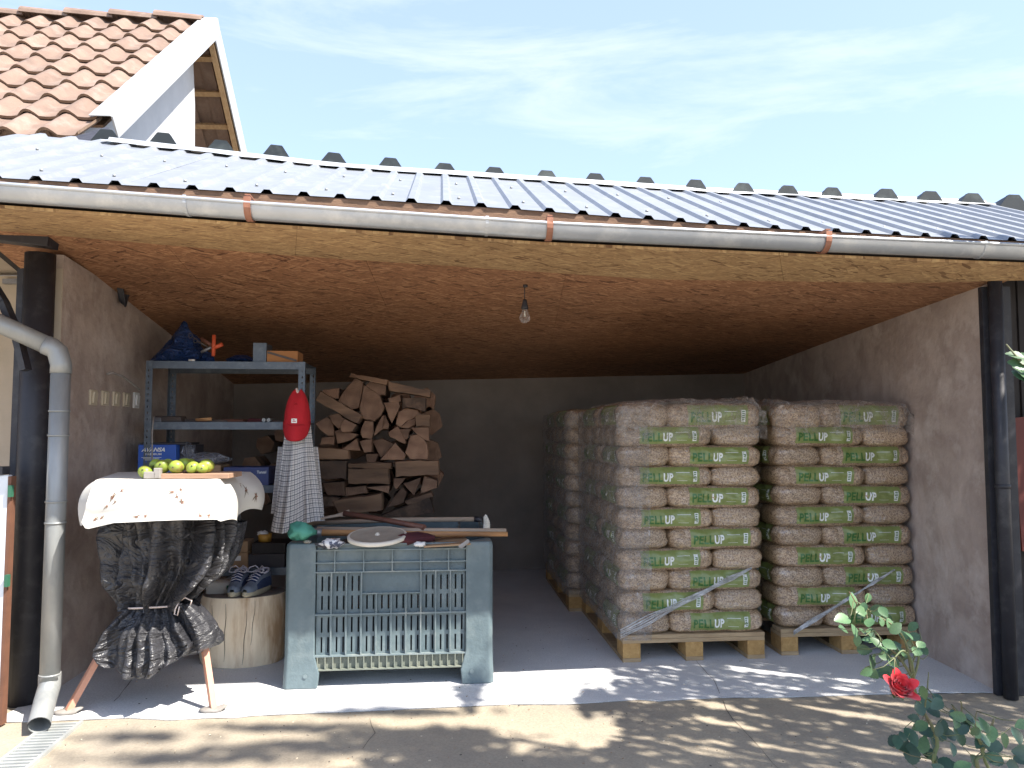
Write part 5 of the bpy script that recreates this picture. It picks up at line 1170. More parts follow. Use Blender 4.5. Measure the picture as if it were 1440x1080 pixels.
LE = [(600, 401), (640, 396), (680, 390), (720, 384), (745, 379)]; RE = [(600, 437), (640, 441), (680, 447), (720, 453), (740, 456)]
def shirt(a, c):
    py = lerp(596, 741 + 6 * math.sin(a * 5) + (1 - a) * 6 - 14 * max(0, .5 - abs(a - .62)) , c); x0 = interp(LE, py)[0]; x1 = interp(RE, py)[0]; px = lerp(x0, x1, a)
    fold = .018 * math.sin(a * 13 + 1.2 * c) * (.3 + c) + .012 * math.sin(a * 29 + c * 3) * c
    p = at(px, py, 4.30 - .035 * math.sin(math.pi * a)); p.y += fold; return p
b = MB(); b.grid(shirt, 60, 40, uv=True); o = b.build('front', M['plaid'], t, fix=False)
def shirt2(a, c):
    p = shirt(a, c * .97); p.y = 4.33 + .03 * math.sin(math.pi * a) + .01 * math.sin(a * 17); return p
b = MB(); b.grid(shirt2, 40, 30, uv=True); b.build('back', M['plaid'], t, fix=False)
for s_, nm in ((-1, 'sleeve'), (1, 'sleeve')):
    b = MB()
    def slv(a, c):
        px0, px1 = ((398, 388) if s_ < 0 else (440, 449)); px = lerp(px0, px1, c) + s_ * (a - .5) * -14; py = lerp(628, 722, c)
        p = at(px, py, 4.335 + .02 * math.cos(a * 6.28)); return p
    b.grid(slv, 12, 16, uv=True); b.build(nm, M['plaid'], t, fix=False)

# switches on the left wall
def wallL(px, py, off=0.0):
    wd = (LW1 - LW0); wn = Vector((wd.y, -wd.x, 0)).normalized(); r = ray(px, py); o = Vector((0, 0, CH))
    tt_ = (LW0 - o).dot(wn) / r.dot(wn); return o + r * tt_ + wn * off, wn, wd.normalized()
for i, (px, m, lab) in enumerate(((129.5, 'beige_sw', 'cream light switch, nearest the garage front of the row on the left wall'), (146, 'beige_sw', 'cream light switch, second from the front in the row on the wall'), (161.5, 'beige_sw', 'cream light switch, third from the front in the row on the wall'), (176, 'beige_sw', 'cream light switch, fourth in the row, next to the white one'), (190, 'white', 'white socket plate at the end of the switch row by the shelf'))):
    c, wn, wd = wallL(px, 559 + i * 1.0, .006); ang = math.atan2(wd.y, wd.x)
    t = thing('light_switch' if i < 4 else 'wall_socket', c - wn * .006, lab, 'switch' if i < 4 else 'socket', 'switches in a row on the left wall' if i < 4 else None)
    b = MB(); b.box(c, (.078, .012, .082 if i < 4 else .095), RZ(ang)); b.build('frame', M[m], t, bevel=.003)
    b = MB(); b.box(c + wn * .010, (.042, .010, .060), RZ(ang) @ RX(R(4))); b.build('rocker', M[m], t, bevel=.002)
# cable loop high on the left wall
c, wn, wd = wallL(164, 370, .03)
pts = []
for i in range(19):
    a = i / 18 * math.pi * 2; pts.append(c + wd * (math.sin(a) * .055) - Z * (.11 - math.cos(a) * .11) + wn * (.01 * math.sin(a * 2)))
t = thing('cable_coil', c, 'black cable coil hanging where the left wall meets the ceiling', 'cable')
for k in range(4):
    b = MB(); b.tube([p + wd * (k * .006 - .01) + Z * (-.008 * k) + wn * (k * .007) for p in pts], .007, 7, cap=False); b.build('loop', M['black'], t)
b = MB(); b.tube([wallL(135, 338, .02)[0], wallL(150, 346, .02)[0], wallL(163, 357, .02)[0]], .008, 8); b.build('lead', M['black'], t)

# bulb
db = 4.0; zc = None
c = at(738, 404, db); t = thing('light_bulb', c, 'bare light bulb in a black socket hanging from the board ceiling', 'light bulb')
a0, a1 = sl(738) + Z * .004, ceil_back(738); f_ = (db - a0.y) / (a1.y - a0.y); czz = lerp(a0.z, a1.z, f_); 
db2 = db
b = MB(); b.tube([Vector((c.x, db, czz)), at(737.5, 421, db)], .0022, 6); b.build('cord', M['black'], t)
b = MB(); b.tube([Vector((c.x + .003, db, czz)), Vector((c.x + .003, db, czz - .012))], .012, 10); b.build('hook', M['black'], t)
p = at(738, 434.5, db); b = MB(); b.lathe(p, [(.001, .052), (.010, .050), (.013, .035), (.0185, .008), (.019, 0), (.001, 0)], 16); b.build('socket', M['black'], t)
b = MB(); b.lathe(p, [(.013, 0), (.014, -.012), (.026, -.034), (.029, -.048), (.024, -.064), (.012, -.073), (.001, -.075)], 20); b.build('glass', M['glass'], t, fix=False)
b = MB(); b.tube([p - Z * .01, p - Z * .04], .004, 6); b.build('filament_stem', M['lidrim'], t)

# ------------------------------------------------------------------ stump and shoes
c = gr(326, 941); c.y += .17; ST = thing('wood_stump', c, 'pale debarked tree stump standing in front of the shelf', 'stump')
hS = .365
def stfn(p, a, z):
    k = 1 + .07 * math.sin(a * 2 + .6) + .025 * noise.noise(Vector((math.cos(a) * 2, math.sin(a) * 2, z * 2))) - .020 * max(0, math.sin(a * 7 + 1)) ** 6
    return Vector((p.x * k, p.y * k, p.z + (.010 * noise.noise(Vector((p.x * 6, p.y * 6, 2))) if z < .05 else 0)))
b = MB(); b.lathe(c, [(.205, .0), (.215, .03), (.222, .12), (.224, .25), (.216, .34), (.208, hS)], 56, 0, None, 1, .82, stfn); b.build('trunk', M['stump'], ST)
b = MB(); b.lathe(c, [(.001, hS + .001), (.1, hS + .002), (.206, hS + .001), (.209, hS - .004)], 56, 0, None, 1, .82, stfn); b.build('sawn_top', M['stumptop'], ST)
for a_, z0, z1 in ((-1.75, .04, .34), (-1.32, .02, .30), (-1.12, .12, .35), (-2.1, .10, .33)):
    b = MB(); P = []
    for i in range(9):
        z_ = lerp(z0, z1, i / 8); aa = a_ + .012 * math.sin(i * 1.3) + .10 * (i / 8) * (1 if a_ > -1.4 else .2); q = Vector((math.cos(aa) * .2255, math.sin(aa) * .2255 * .82, 0)); k = 1 + .07 * math.sin(aa * 2 + .6)
        P.append(c + Vector((q.x * k, q.y * k, z_)))
    b.tube(P, [.0004 + .0012 * math.sin(math.pi * (i + .5) / 9) for i in range(9)], 5); b.build('drying_crack', M['crackdark'], ST)
def shoe(c, rz, label):
    t = thing('sneaker', c, label, 'shoe', 'pair of sneakers on the stump', rz); Mx = RZ(rz)
    def sect(y):   # half width, height, floor along the shoe: toe at -.13 (towards viewer), heel +.13
        f_ = (y + .135) / .27; hw = .043 * (1 - (2 * abs(f_ - .5)) ** 5) ** .5 * (1 - .12 * math.sin(f_ * 3.1 + .8)); 
        return f_, hw
    def body(a, cc_):
        y = -.132 + cc_ * .262; f_, hw = sect(y); hw = max(hw, .012); h = .034 + .052 * (1 / (1 + math.exp(-(f_ - .34) * 14))) ; th = math.pi * a
        r_ = Vector((-math.cos(th) * hw, y, .024 + (math.sin(th) ** .7) * h * (1 if hw > .013 else .5)))
        return c + Mx @ r_
    b = MB(); b.grid(body, 18, 26); fs_ = b
    for i_, f in enumerate(b.f):
        row = i_ // 18; cl = i_ % 18
        b.m[i_] = 1 if row < 7 or (cl in (3, 4, 13, 14)) or row > 21 else 0
    b.build('upper', [M['shoe_blue'], M['shoe_grey']], t, fix=False)
    b = MB(); vs = []; n = 28
    for z_, k in ((0, .97), (.012, 1.04), (.027, 1.0)):
        for j in range(n):
            a = 2 * math.pi * j / n; y = math.sin(a) * .136; f_, hw = sect(max(-.1345, min(.1345, y * .985))); x = math.copysign(max(hw, .006) * 1.06, math.cos(a)) if abs(math.cos(a)) > .02 else 0
            x = math.cos(a) * .045 * (1 + .12 * math.sin(a * 1.0)) ; vs.append(c + Mx @ Vector((x * k * (1.06 if abs(math.sin(a)) < .95 else 1), y * k, z_)))
    b.add(vs, [(i * n + j, i * n + (j + 1) % n, (i + 1) * n + (j + 1) % n, (i + 1) * n + j) for i in range(2) for j in range(n)] + [list(range(n))[::-1], [2 * n + j for j in range(n)]], 0, False); b.build('sole', M['shoe_sole'], t)
    b = MB()
    for k in range(5):
        y = -.055 + k * .022; z_ = .078 + k * .010
        P = [c + Mx @ Vector((x_, y + .004 * math.sin(x_ * 90 + k), z_ - abs(x_) * .35 + .006)) for x_ in (-.028, -.014, 0, .014, .028)]; b.tube(P, .0028, 6)
    for s_ in (-1, 1):
        P = [c + Mx @ Vector((s_ * x_, y_, z_)) for x_, y_, z_ in ((0, .03, .122), (.02, .02, .142), (.042, .0, .135), (.045, -.02, .115), (.025, -.01, .112), (0, .03, .122))]; b.tube(P, .0028, 6)
    b.build('laces', M['lace'], t)
    b = MB(); P = [c + Mx @ Vector((math.cos(a_ / 16 * 6.283) * .030, .07 + math.sin(a_ / 16 * 6.283) * .045, .105 + .008 * math.sin(a_ / 16 * 6.283))) for a_ in range(17)]; b.tube(P, .006, 6, cap=False); b.build('collar', M['lace'], t)
shc = c + Z * (hS + .003)
shoe(shc + Vector((at(336, 850, c.y).x - c.x, -.02, 0)), R(6), 'left sneaker of the navy and grey pair on the stump')
shoe(shc + Vector((at(362, 850, c.y).x - c.x, -.02, 0)), R(-9), 'right sneaker of the navy and grey pair on the stump')

# ------------------------------------------------------------------ table with cloth, wrapped in black plastic
TT = thing('covered_table', gr(215, 985), 'small stand with splayed salmon-coloured legs wrapped in black plastic', 'table')
f1, f2 = gr(96, 1003), gr(300, 1000)
k1, k2 = at(152, 900, 3.62), at(287, 905, 3.60)
def sqbar(p, q, w_, name, m, parent):
    b = MB(); d_ = (q - p).normalized(); a = d_.orthogonal().normalized(); e = d_.cross(a); P = []
    for o_ in (p, q):
        for s1_, s2_ in ((-1, -1), (1, -1), (1, 1), (-1, 1)): P.append(o_ + a * s1_ * w_ + e * s2_ * w_)
    b.hexa(P); return b.build(name, m, parent)
tz = 1.035
for p, q in ((f1 + Z * .012, k1), (f2 + Z * .012, k2)):
    sqbar(p, p + (q - p) * 1.25, .013, 'leg', M['pinkleg'], TT)
    b = MB(); b.lathe(p - Z * .006, [(.001, .0), (.055, -.004), (.062, .004), (.05, .009), (.001, .012)], 20, 0, RZ(.2), 1, .55, lambda p_, a, z: Vector((p_.x, p_.y, p_.z + .012 * (1 if math.cos(a) > .6 else 0) * (p_.x / .06)))); b.build('foot', M['greyfoot'], TT)
bk1, bk2 = gr(190, 915), gr(310, 912)
for p, q in ((bk1, at(200, 850, 3.80)), (bk2, at(270, 850, 3.80))): sqbar(p + Z * .0, q, .013, 'leg', M['pinkleg'], TT)
ctab = (at(138, 676, 3.27) + at(312, 674, 3.30) + at(165, 668, 3.92) + at(352, 667, 3.95)) / 4; ctab.z = tz - .012
b = MB(); b.box(ctab, (.47, .56, .02), RZ(YAW)); b.build('tabletop', M['board'], TT)
# liner
prof = [(722, 250, 80), (742, 249, 79), (765, 247, 77), (785, 246, 74), (800, 243, 69), (815, 238, 60), (828, 232, 50), (838, 228, 43), (845, 226, 39.5), (852, 227, 42), (862, 227, 52), (876, 226, 64), (890, 226, 74), (902, 226, 80), (912, 225, 81), (922, 224, 74), (930, 222, 55), (934, 220, 20)]
def liner(a, c):
    k = c * (len(prof) - 1); i = min(int(k), len(prof) - 2); f_ = k - i
    py = lerp(prof[i][0], prof[i + 1][0], f_); cx = lerp(prof[i][1], prof[i + 1][1], f_); hw = lerp(prof[i][2], prof[i + 1][2], f_)
    th = 2 * math.pi * a; dd = 3.62; cinch = math.exp(-((py - 845) / 38) ** 2)
    px_m = hw / F * dd
    n1 = noise.noise(Vector((math.cos(th) * 2.2, math.sin(th) * 2.2, py * .012))); n2 = noise.noise(Vector((math.cos(th) * 7, math.sin(th) * 7, py * .006 + 5))); n3 = noise.noise(Vector((math.cos(th) * 12, math.sin(th) * 12, py * .03 + 9)))
    fold_ = abs(noise.noise(Vector((math.cos(th) * 3.6 + 7, math.sin(th) * 3.6, py * .0045)))) * 1.15 - .22
    r_ = 1 + .20 * n1 + fold_ * (.9 + .3 * cinch) * (1 if py < 850 else .55) + (.06 + .18 * cinch) * n2 * .9 + .035 * n3 - .10 * abs(noise.noise(Vector((math.cos(th) * 3 + py * .013, math.sin(th) * 3, py * .021)))) + .06 * noise.noise(Vector((math.cos(th) * 5, math.sin(th) * 5, py * .06)))
    x = math.cos(th) * px_m * (.96 + (r_ - 1) * (.55 if py < 850 else .22)); y = math.sin(th) * min(px_m * 1.0, .21) * r_
    if py > 850:
        bump = .055 * math.exp(-((math.cos(th) - .75) / .3) ** 2) * min(1, (py - 850) / 40)
        z_add = (.07 * max(0, math.cos(th) - .35) * min(1, (py - 880) / 40) if py > 880 else 0) - .02 * (py > 900) * math.sin(th * 3)
    else: z_add = 0
    p = at(cx, py, dd); return Vector((p.x + x, dd + y, p.z + z_add + .008 * n3))
b = MB(); b.grid(liner, 150, 110); o = b.build('black_plastic_wrap', M['blackbag'], TT, fix=False)
P = []
for i in range(33):
    th = 2 * math.pi * i / 32; pc = at(226, 845.5 - 2 * math.cos(th), 3.62); P.append(Vector((pc.x + math.cos(th) * .142, 3.62 + math.sin(th) * .150, pc.z + .004 * math.sin(3 * th))))
b = MB(); b.tube(P, .0045, 6, cap=False)
kn = at(252, 846, 3.455)
b.tube([kn, kn + Vector((.03, -.01, .02)), kn + Vector((.055, 0, .004)), kn + Vector((.05, 0, -.015))], .003, 6)
b.tube([kn, kn + Vector((-.012, -.01, -.03)), kn + Vector((-.02, 0, -.055)), kn + Vector((-.006, 0, -.06)), kn + Vector((.004, -.005, -.02))], .003, 6)
b.build('string', M['string'], TT)
# second lobe at the right (loose tail of the sheet)
def lobe(a, c):
    th = 2 * math.pi * a; py = lerp(735, 846, c); cx = interp([(735, 305), (780, 300), (810, 285), (835, 262), (846, 250)], py)[0]; hw = interp([(735, 34), (770, 30), (800, 26), (830, 16), (846, 8)], py)[0]
    p = at(cx, py, 3.66); r_ = 1 + .22 * noise.noise(Vector((math.cos(th) * 3, math.sin(th) * 3, py * .01)))
    return Vector((p.x + math.cos(th) * hw / F * 3.66 * r_, 3.68 + math.sin(th) * .12 * r_ * (hw / 34), p.z))
b = MB(); b.grid(lobe, 60, 40); b.build('loose_plastic_tail', M['blackbag'], TT, fix=False)
def skirt(a, c):
    th = 2 * math.pi * a; py = lerp(846, 912, c); cx = interp([(846, 262), (870, 276), (890, 284), (905, 287), (912, 287)], py)[0]; hw = interp([(846, 8), (862, 18), (880, 23), (895, 20), (906, 13), (912, 5)], py)[0]
    p = at(cx, py, 3.56); r_ = 1 + .25 * noise.noise(Vector((math.cos(th) * 3 + 4, math.sin(th) * 3, py * .012)))
    return Vector((p.x + math.cos(th) * hw / F * 3.56 * r_, 3.56 + math.sin(th) * .07 * r_, p.z))
b = MB(); b.grid(skirt, 50, 34); b.build('plastic_skirt', M['blackbag'], TT, fix=False)
# tablecloth: one sheet, flat on top, falling over the front and the sides
CT = thing('tablecloth', Vector((ctab.x, ctab.y, tz)), 'white tablecloth with small brown embroidered flowers draped over the wrapped stand', 'tablecloth')
ftl, ftr = at(134, 676, 3.27), at(303, 674, 3.30); zt0 = (ftl.z + ftr.z) / 2
btl, btr = at(165, 668, 3.92), at(352, 667, 3.95)
for p in (ftl, ftr, btl, btr): p.z = 1.045
topw = MB()
def ctop(a, c):
    p = lerp(lerp(ftl, ftr, a), lerp(btl, btr, a), c); return p + Z * .003 * noise.noise(Vector((a * 5, c * 5, 0)))
hem = lambda a: interp([(0, 735), (.03, 745), (.25, 735), (.5, 733), (.8, 731), (.97, 730), (1.0, 733)], a)[0]
def cfront(a, c):
    topp = lerp(ftl, ftr, a); pxh = lerp(113, 311, a); low = at(pxh, hem(a), 3.235 + .03 * math.sin(a * 7) * .5)
    p = lerp(topp, low, c); p.y += -.012 * math.sin(math.pi * min(1, c * 1.3)) + .010 * c * math.sin(a * 11 + 1) + .004 * noise.noise(Vector((a * 9, c * 6, 3))); return p
def cleft(a, c):    # a from back to front
    topp = lerp(btl, ftl, a); low = lerp(at(112, 722, 3.75), at(113, 744, 3.24), a); mid = lerp(at(104, 690, 3.7), at(98, 686, 3.24), a)
    return topp * (1 - c) ** 2 + mid * 2 * c * (1 - c) * 1.0 + low * c ** 2
def cright(a, c):   # a from front to back
    topp = lerp(ftr, btr, a); mid = lerp(at(314, 690, 3.30), at(380, 683, 3.8), a); low = lerp(at(312, 733, 3.27), at(366, 716, 3.9), a)
    wob = .022 * math.sin(a * 9) * c; p = topp * (1 - c) ** 2 + mid * 2 * c * (1 - c) + low * c ** 2; p.x += wob; p.z += .02 * math.sin(a * 8 + 2) * c * (a * (1 - a) * 4); return p
sm_ = lambda t: t * t * (3 - 2 * t)
_cl, _cr = cleft, cright
def cleft(a, c):
    k = sm_(max(0.0, (a - .82) / .18)); return lerp(_cl(a, c), cfront(0, c) + Vector((-.02 * (1 - a), .6 * (1 - a), 0)) , k)
def cright(a, c):
    k = sm_(max(0.0, 1 - a / .13)); return lerp(_cr(a, c), cfront(1, c) + Vector((.05 * a, .6 * a, 0)), k)
b = MB(); b.grid(ctop, 20, 12); b.grid(cfront, 40, 16); b.grid(cleft, 14, 12); b.grid(cright, 24, 14); b.build('cloth', M['cloth'], CT, fix=False)
def flower(fn, a, c, s, off, parent):
    b = MB(); 
    def S(da, dc): 
        p = fn(min(1, max(0, a + da)), min(1, max(0, c + dc))); q1 = fn(min(1, a + da + .01), c + dc) - p; q2 = fn(a + da, min(1, c + dc + .01)) - p; n_ = q1.cross(q2).normalized()
        if n_.y > 0: n_ = -n_
        return p + n_ * .0018
    ph = rnd(0, 6)
    for k in range(5):
        th = ph + k * 1.257; pa = (math.cos(th) * s * .30, math.sin(th) * s); pe = (math.cos(th + .5) * s * .15, math.sin(th + .5) * s * .5); pf = (math.cos(th - .5) * s * .15, math.sin(th - .5) * s * .5)
        b.add([S(0, 0), S(*pe), S(*pa), S(*pf)], [(0, 1, 2, 3)], k % 2)
    b.build('embroidered_flower', [M['cloth_red'], M['cloth_back']], parent, fix=False)
    b = MB()
    for k in range(3):
        th = rnd(0, 6.28); l_ = s * rnd(1.6, 2.6); w_ = s * .22
        b.add([S(0, 0), S(math.cos(th + .15) * l_ * .17, math.sin(th + .15) * l_ * .5), S(math.cos(th) * l_ * .3, math.sin(th) * l_), S(math.cos(th - .1) * l_ * .15, math.sin(th - .1) * l_ * .5)], [(0, 1, 2, 3)])
    b.build('embroidered_stem', M['cloth_back'], parent, fix=False)
for a, c, s in [(x_, y_, z_ * .9) for x_, y_, z_ in ((.19, .38, .075), (.25, .25, .05), (.16, .58, .05), (.22, .5, .045), (.655, .3, .06), (.72, .24, .055), (.69, .42, .055), (.73, .55, .075), (.08, .83, .06), (.13, .82, .05), (.40, .88, .055), (.46, .87, .05), (.86, .9, .06), (.92, .9, .055))]:
    flower(cfront, a, c, s, 0, CT)
for a, c, s in ((.2, .5, .1), (.35, .75, .1), (.6, .5, .1), (.75, .7, .1), (.5, .25, .08)): flower(cright, a, c, s, 0, CT)
# board with apples
bc = at(256, 667, 3.36); bc.z = 1.062
b = MB(); pL, pR = at(226, 667, 3.36).x, at(320, 667, 3.36).x; cB = Vector(((pL + pR) / 2, 3.45, 1.057)); b.box(cB, (pR - pL, .2, .022), RZ(YAW * .6)); o = b.build('chopping_board', M['board'], bevel=.003); base(o, cB - Z * .011); tag(o, 'worn wooden chopping board under the green apples on the tablecloth', 'board')
b = MB(); cK = at(222, 668, 3.34); b.box(cK + Z * .008, (.028, .03, .045), RZ(YAW)); b.box(cK + su * -.03 + Z * 0, (.05, .03, .03), RZ(YAW)); o = b.build('clamp', M['greyfoot'], bevel=.003); base(o, cK - Z * .02); tag(o, 'small grey clamp at the left end of the chopping board', 'clamp')
apl = [(205, 664, .0, .040, 'green apple lying alone on the cloth left of the clamp'), (219, 657, .05, .034, 'yellow-green apple behind the clamp'), (228, 660, .01, .040, 'green apple directly right of the clamp'), (248, 661, .0, .040, 'blotched green apple left of the board middle'),
 (259, 658, .04, .038, 'green apple wedged behind the blotched one'), (271, 662, .0, .036, 'green apple with a dark calyx facing out'), (284, 663, .0, .032, 'smallest bright green apple on the board'), (290, 659, .03, .042, 'large green apple at the right end of the row'), (268, 653, .07, .034, 'apple at the back of the board, middle'), (236, 655, .06, .034, 'apple at the back of the board, left')]
for i, (px, py, dy, r_, lab) in enumerate(apl):
    d_ = 3.38 + dy; r_ *= .82; p = at(px, py, d_); p.z = (1.069 if i else 1.045) + r_ * .86 + (.012 if dy > .03 else 0)
    t = thing('green_apple', p - Z * r_ * .86, lab, 'apple', 'green apples on the covered table')
    prof2 = []
    for k in range(13):
        a_ = math.pi * k / 12; prof2.append((max(.001, math.sin(a_) * (1 + .08 * math.cos(a_))), -math.cos(a_) * .86 + (.10 * (1 if k == 12 else 0) * -1) - (.05 if k == 11 else 0)))
    b = MB(); b.lathe(p, [(a_ * r_, z_ * r_) for a_, z_ in prof2], 22, 0, RX(rnd(-1.2, .6)) @ RY(rnd(-.5, .5))); b.build('fruit', M['apple'], t)
    b = MB(); q = p + Vector((rnd(-.01, .01), -r_ * .95, rnd(-.01, .012))); b.lathe(q, [(.001, -.003), (.004, -.001), (.003, .003), (.001, .004)], 7); b.build('calyx', M['crackdark'], t)

rc_ = random.Random(5); b = MB()
for i in range(420):
    if i < 240: p = gr(rc_.gauss(640, 260), rc_.uniform(880, 1000))
    else: p = gr(rc_.uniform(60, 1400), rc_.uniform(1000, 1078), -.004)
    if p.x < -2.0 or p.x > 2.3: continue
    l_ = rc_.uniform(.002, .009); b.box(p + Z * .0012, (l_, l_ * rc_.uniform(.2, .5), .002), RZ(rc_.uniform(0, 6)), m=rc_.randrange(3))
tag(b.build('floor_litter', [M['card'], M['stump'], M['crackdark']]), 'scattered wood chips and grit on the slab and yard', 'litter', kind='stuff')
# ------------------------------------------------------------------ rose bush
RB = thing('rose_bush', Vector((1.25, 1.72, -.014)), 'rose bush with one red bloom leaning into the lower right foreground', 'rose bush')
STEMP = []; STALK = []
def curve(pts, r0, r1, name='stem', m=None):
    P = []
    for i in range(len(pts) - 1):
        p0 = pts[max(i - 1, 0)]; p1 = pts[i]; p2 = pts[i + 1]; p3 = pts[min(i + 2, len(pts) - 1)]
        for k in range(5):
            t_ = k / 5; P.append(.5 * ((2 * p1) + (p2 - p0) * t_ + (2 * p0 - 5 * p1 + 4 * p2 - p3) * t_ ** 2 + (3 * p1 - p0 - 3 * p2 + p3) * t_ ** 3))
    P.append(pts[-1]); STEMP.extend(P); b = MB(); b.tube(P, [lerp(r0, r1, i / (len(P) - 1)) for i in range(len(P))], 7); b.build(name, m or M['stem'], RB); return P
dR = 1.66
root = Vector((1.22, 1.74, -.014))
def a_(px, py, d=dR): return at(px, py, d)
main = curve([root, a_(1330, 1120), a_(1318, 1040), a_(1296, 995), a_(1284, 960), a_(1274, 905), a_(1256, 880), a_(1226, 862)], .0048, .0014)
br1 = curve([a_(1286, 965), a_(1282, 930, 1.64), a_(1270, 915, 1.63), a_(1258, 925, 1.62)], .003, .0015)
curve([a_(1284, 955), a_(1292, 925), a_(1283, 905), a_(1276, 885)], .003, .0012); curve([a_(1281, 950), a_(1265, 925), a_(1245, 905), a_(1228, 885)], .0035, .0012)
curve([a_(1279, 940), a_(1290, 918), a_(1298, 905)], .002, .001); curve([a_(1300, 1000), a_(1304, 968), a_(1306, 945)], .002, .0008)
br2 = curve([root + Vector((.08, 0, 0)), a_(1388, 1110), a_(1382, 1060), a_(1374, 1035), a_(1352, 1012), a_(1338, 990)], .005, .0015)
br3 = curve([root + Vector((.16, .02, 0)), a_(1400, 1100, 1.75), a_(1392, 1040, 1.75), a_(1398, 1010, 1.75)], .005, .002)
curve([a_(1375, 1035), a_(1371, 1015), a_(1374, 1000)], .002, .001); curve([a_(1352, 1010), a_(1352, 990), a_(1350, 985)], .002, .001)
curve([a_(1226, 862), a_(1212, 850), a_(1200, 845)], .0018, .0009); curve([a_(1205, 850), a_(1198, 838), a_(1194, 832)], .0012, .0008, 'dry_twig', M['fascia'])
def leaf_mesh():
    b = MB(); n = 14; vs = []
    for i in range(n + 1):
        t_ = i / n; w_ = (.34 * math.sin(math.pi * t_ ** .85) ** .8 + (.025 if i % 2 else -.012)) if 0 < t_ < 1 else 0; zf = -.16 * t_ * t_
        vs += [Vector((-w_, t_, zf + w_ * .22)), Vector((0, t_, zf)), Vector((w_, t_, zf + w_ * .22))]
    b.add(vs, [(3 * i + k, 3 * i + k + 1, 3 * i + 4 + k, 3 * i + 3 + k) for i in range(n) for k in (0, 1)], 0, True); return b
lfm = leaf_mesh().mesh('leaf', M['leaf']); lfd = leaf_mesh().mesh('leaf', M['leafdark'])
RI = ROOTM[RB.name].inverted()
def leaf(p, size, dark, az=None, tilt=None, parent=RB, inv=RI):
    o = bpy.data.objects.new('leaf', lfd if dark else lfm); col.objects.link(o); o.parent = parent
    az = rnd(-.9, .9) if az is None else az; tilt = rnd(.55, 1.45) if tilt is None else tilt
    mw_ = (Matrix.Translation(p) @ RZ(az) @ RX(tilt) @ RZ(rnd(0, 6.28)) @ Matrix.Translation(Vector((0, -.4 * size, 0))) @ Matrix.Scale(size, 4)); o.matrix_basis = inv @ mw_
    if parent is RB: STALK.append(mw_ @ Vector((0, 0, 0)))
leaves = [(1190, 872, 30), (1202, 848, 26), (1213, 856, 22), (1232, 856, 26), (1222, 873, 22), (1240, 858, 20), (1200, 882, 24), (1228, 893, 26), (1233, 905, 24), (1250, 880, 24), (1256, 884, 24), (1246, 905, 22), (1262, 905, 22), (1270, 893, 24), (1284, 893, 22), (1276, 905, 22), (1290, 915, 24), (1213, 915, 24), (1228, 928, 24), (1238, 950, 26),
 (1222, 945, 24), (1253, 945, 28), (1243, 940, 20), (1266, 915, 22), (1250, 918, 20), (1282, 880, 20), (1296, 905, 20), (1240, 925, 20), (1260, 930, 18), (1208, 900, 18), (1246, 870, 18), (1218, 838, 16), (1274, 920, 18)]
for px, py, s in leaves + [(px_ + rnd(-14, 14), py_ + rnd(-12, 12), s_ * .8) for px_, py_, s_ in leaves[::2]]: leaf(a_(px + rnd(-3, 3), py + rnd(-3, 3), dR + rnd(-.05, .06)), s / F * dR * .88, False)
dark = [(1298, 990, 34), (1312, 1000, 38), (1322, 990, 30), (1296, 1018, 30), (1300, 1028, 34), (1278, 1032, 36), (1272, 1050, 44), (1282, 1062, 44), (1300, 1050, 32), (1306, 1060, 30), (1320, 1030, 26), (1328, 1020, 28), (1335, 1035, 34), (1350, 1040, 36), (1345, 1005, 28), (1362, 1010, 28), (1330, 1070, 34), (1322, 1085, 36), (1352, 1078, 32), (1366, 1070, 30), (1385, 1045, 30), (1400, 1050, 34), (1402, 1068, 34), (1412, 1040, 30), (1380, 1040, 26), (1428, 1030, 34), (1440, 1060, 40), (1425, 1075, 34), (1300, 975, 24), (1318, 980, 24), (1260, 1040, 26), (1310, 1040, 28), (1355, 1024, 26), (1374, 1022, 26), (1338, 1052, 26)]
for i, (px, py, s) in enumerate(dark + [(x_ + rnd(-16, 16), y_ + rnd(-12, 12), s_ * .8) for x_, y_, s_ in dark[::3]]): leaf(a_(px + rnd(-3, 3), py + rnd(-3, 3), dR + rnd(-.08, .08)), s / F * dR * .74, i % 5 != 3)
for px, py, s in ((1385, 1022, 30), (1395, 1030, 28), (1350, 1008, 26), (1345, 1015, 24), (1438, 1018, 26), (1372, 1028, 20)): leaf(a_(px, py, 1.55), s / F * 1.2, False)
rc = a_(1266, 967, 1.60); ROSE = MB()
def petal(az, tilt, s, cup, r0):
    b = MB()
    def fn(a, c):
        x = (a - .5) * 2; w_ = s * .62 * math.sin(math.pi * min(.86, .18 + c * .75)) ** .7; zc = c * s; out = r0 + cup * s * (c ** 1.6) + .10 * s * max(0, c - .8) * 4
        p = Vector((x * w_, -out + abs(x) ** 2 * s * .30, zc * (1 - .10 * x * x))); return rc + Vector((0, 0, -.008)) + (RX(R(-48)) @ RY(R(8)) @ RZ(az) @ p).to_3d() if False else rc + (RY(R(10)) @ RX(R(38)) @ RZ(az) @ (p - Vector((0, 0, s * .5))))
    b.grid(fn, 8, 7); return b
for ring, (n_, s, cup, r0) in enumerate(((3, .024, .02, .003), (4, .027, .10, .006), (5, .030, .22, .009), (5, .031, .42, .012), (5, .029, .75, .013))):
    for k in range(n_): petal(2 * math.pi * k / n_ + ring * .5 + rnd(-.15, .15), 0, s * rnd(.92, 1.05), cup * rnd(.85, 1.15), r0).build('petal', M['petal'], RB, fix=False)
for k in range(4): leaf(rc + Vector((rnd(-.01, .01), .012, -.018)), .02, False, k * .5 - .7, 1.0)
b = MB()
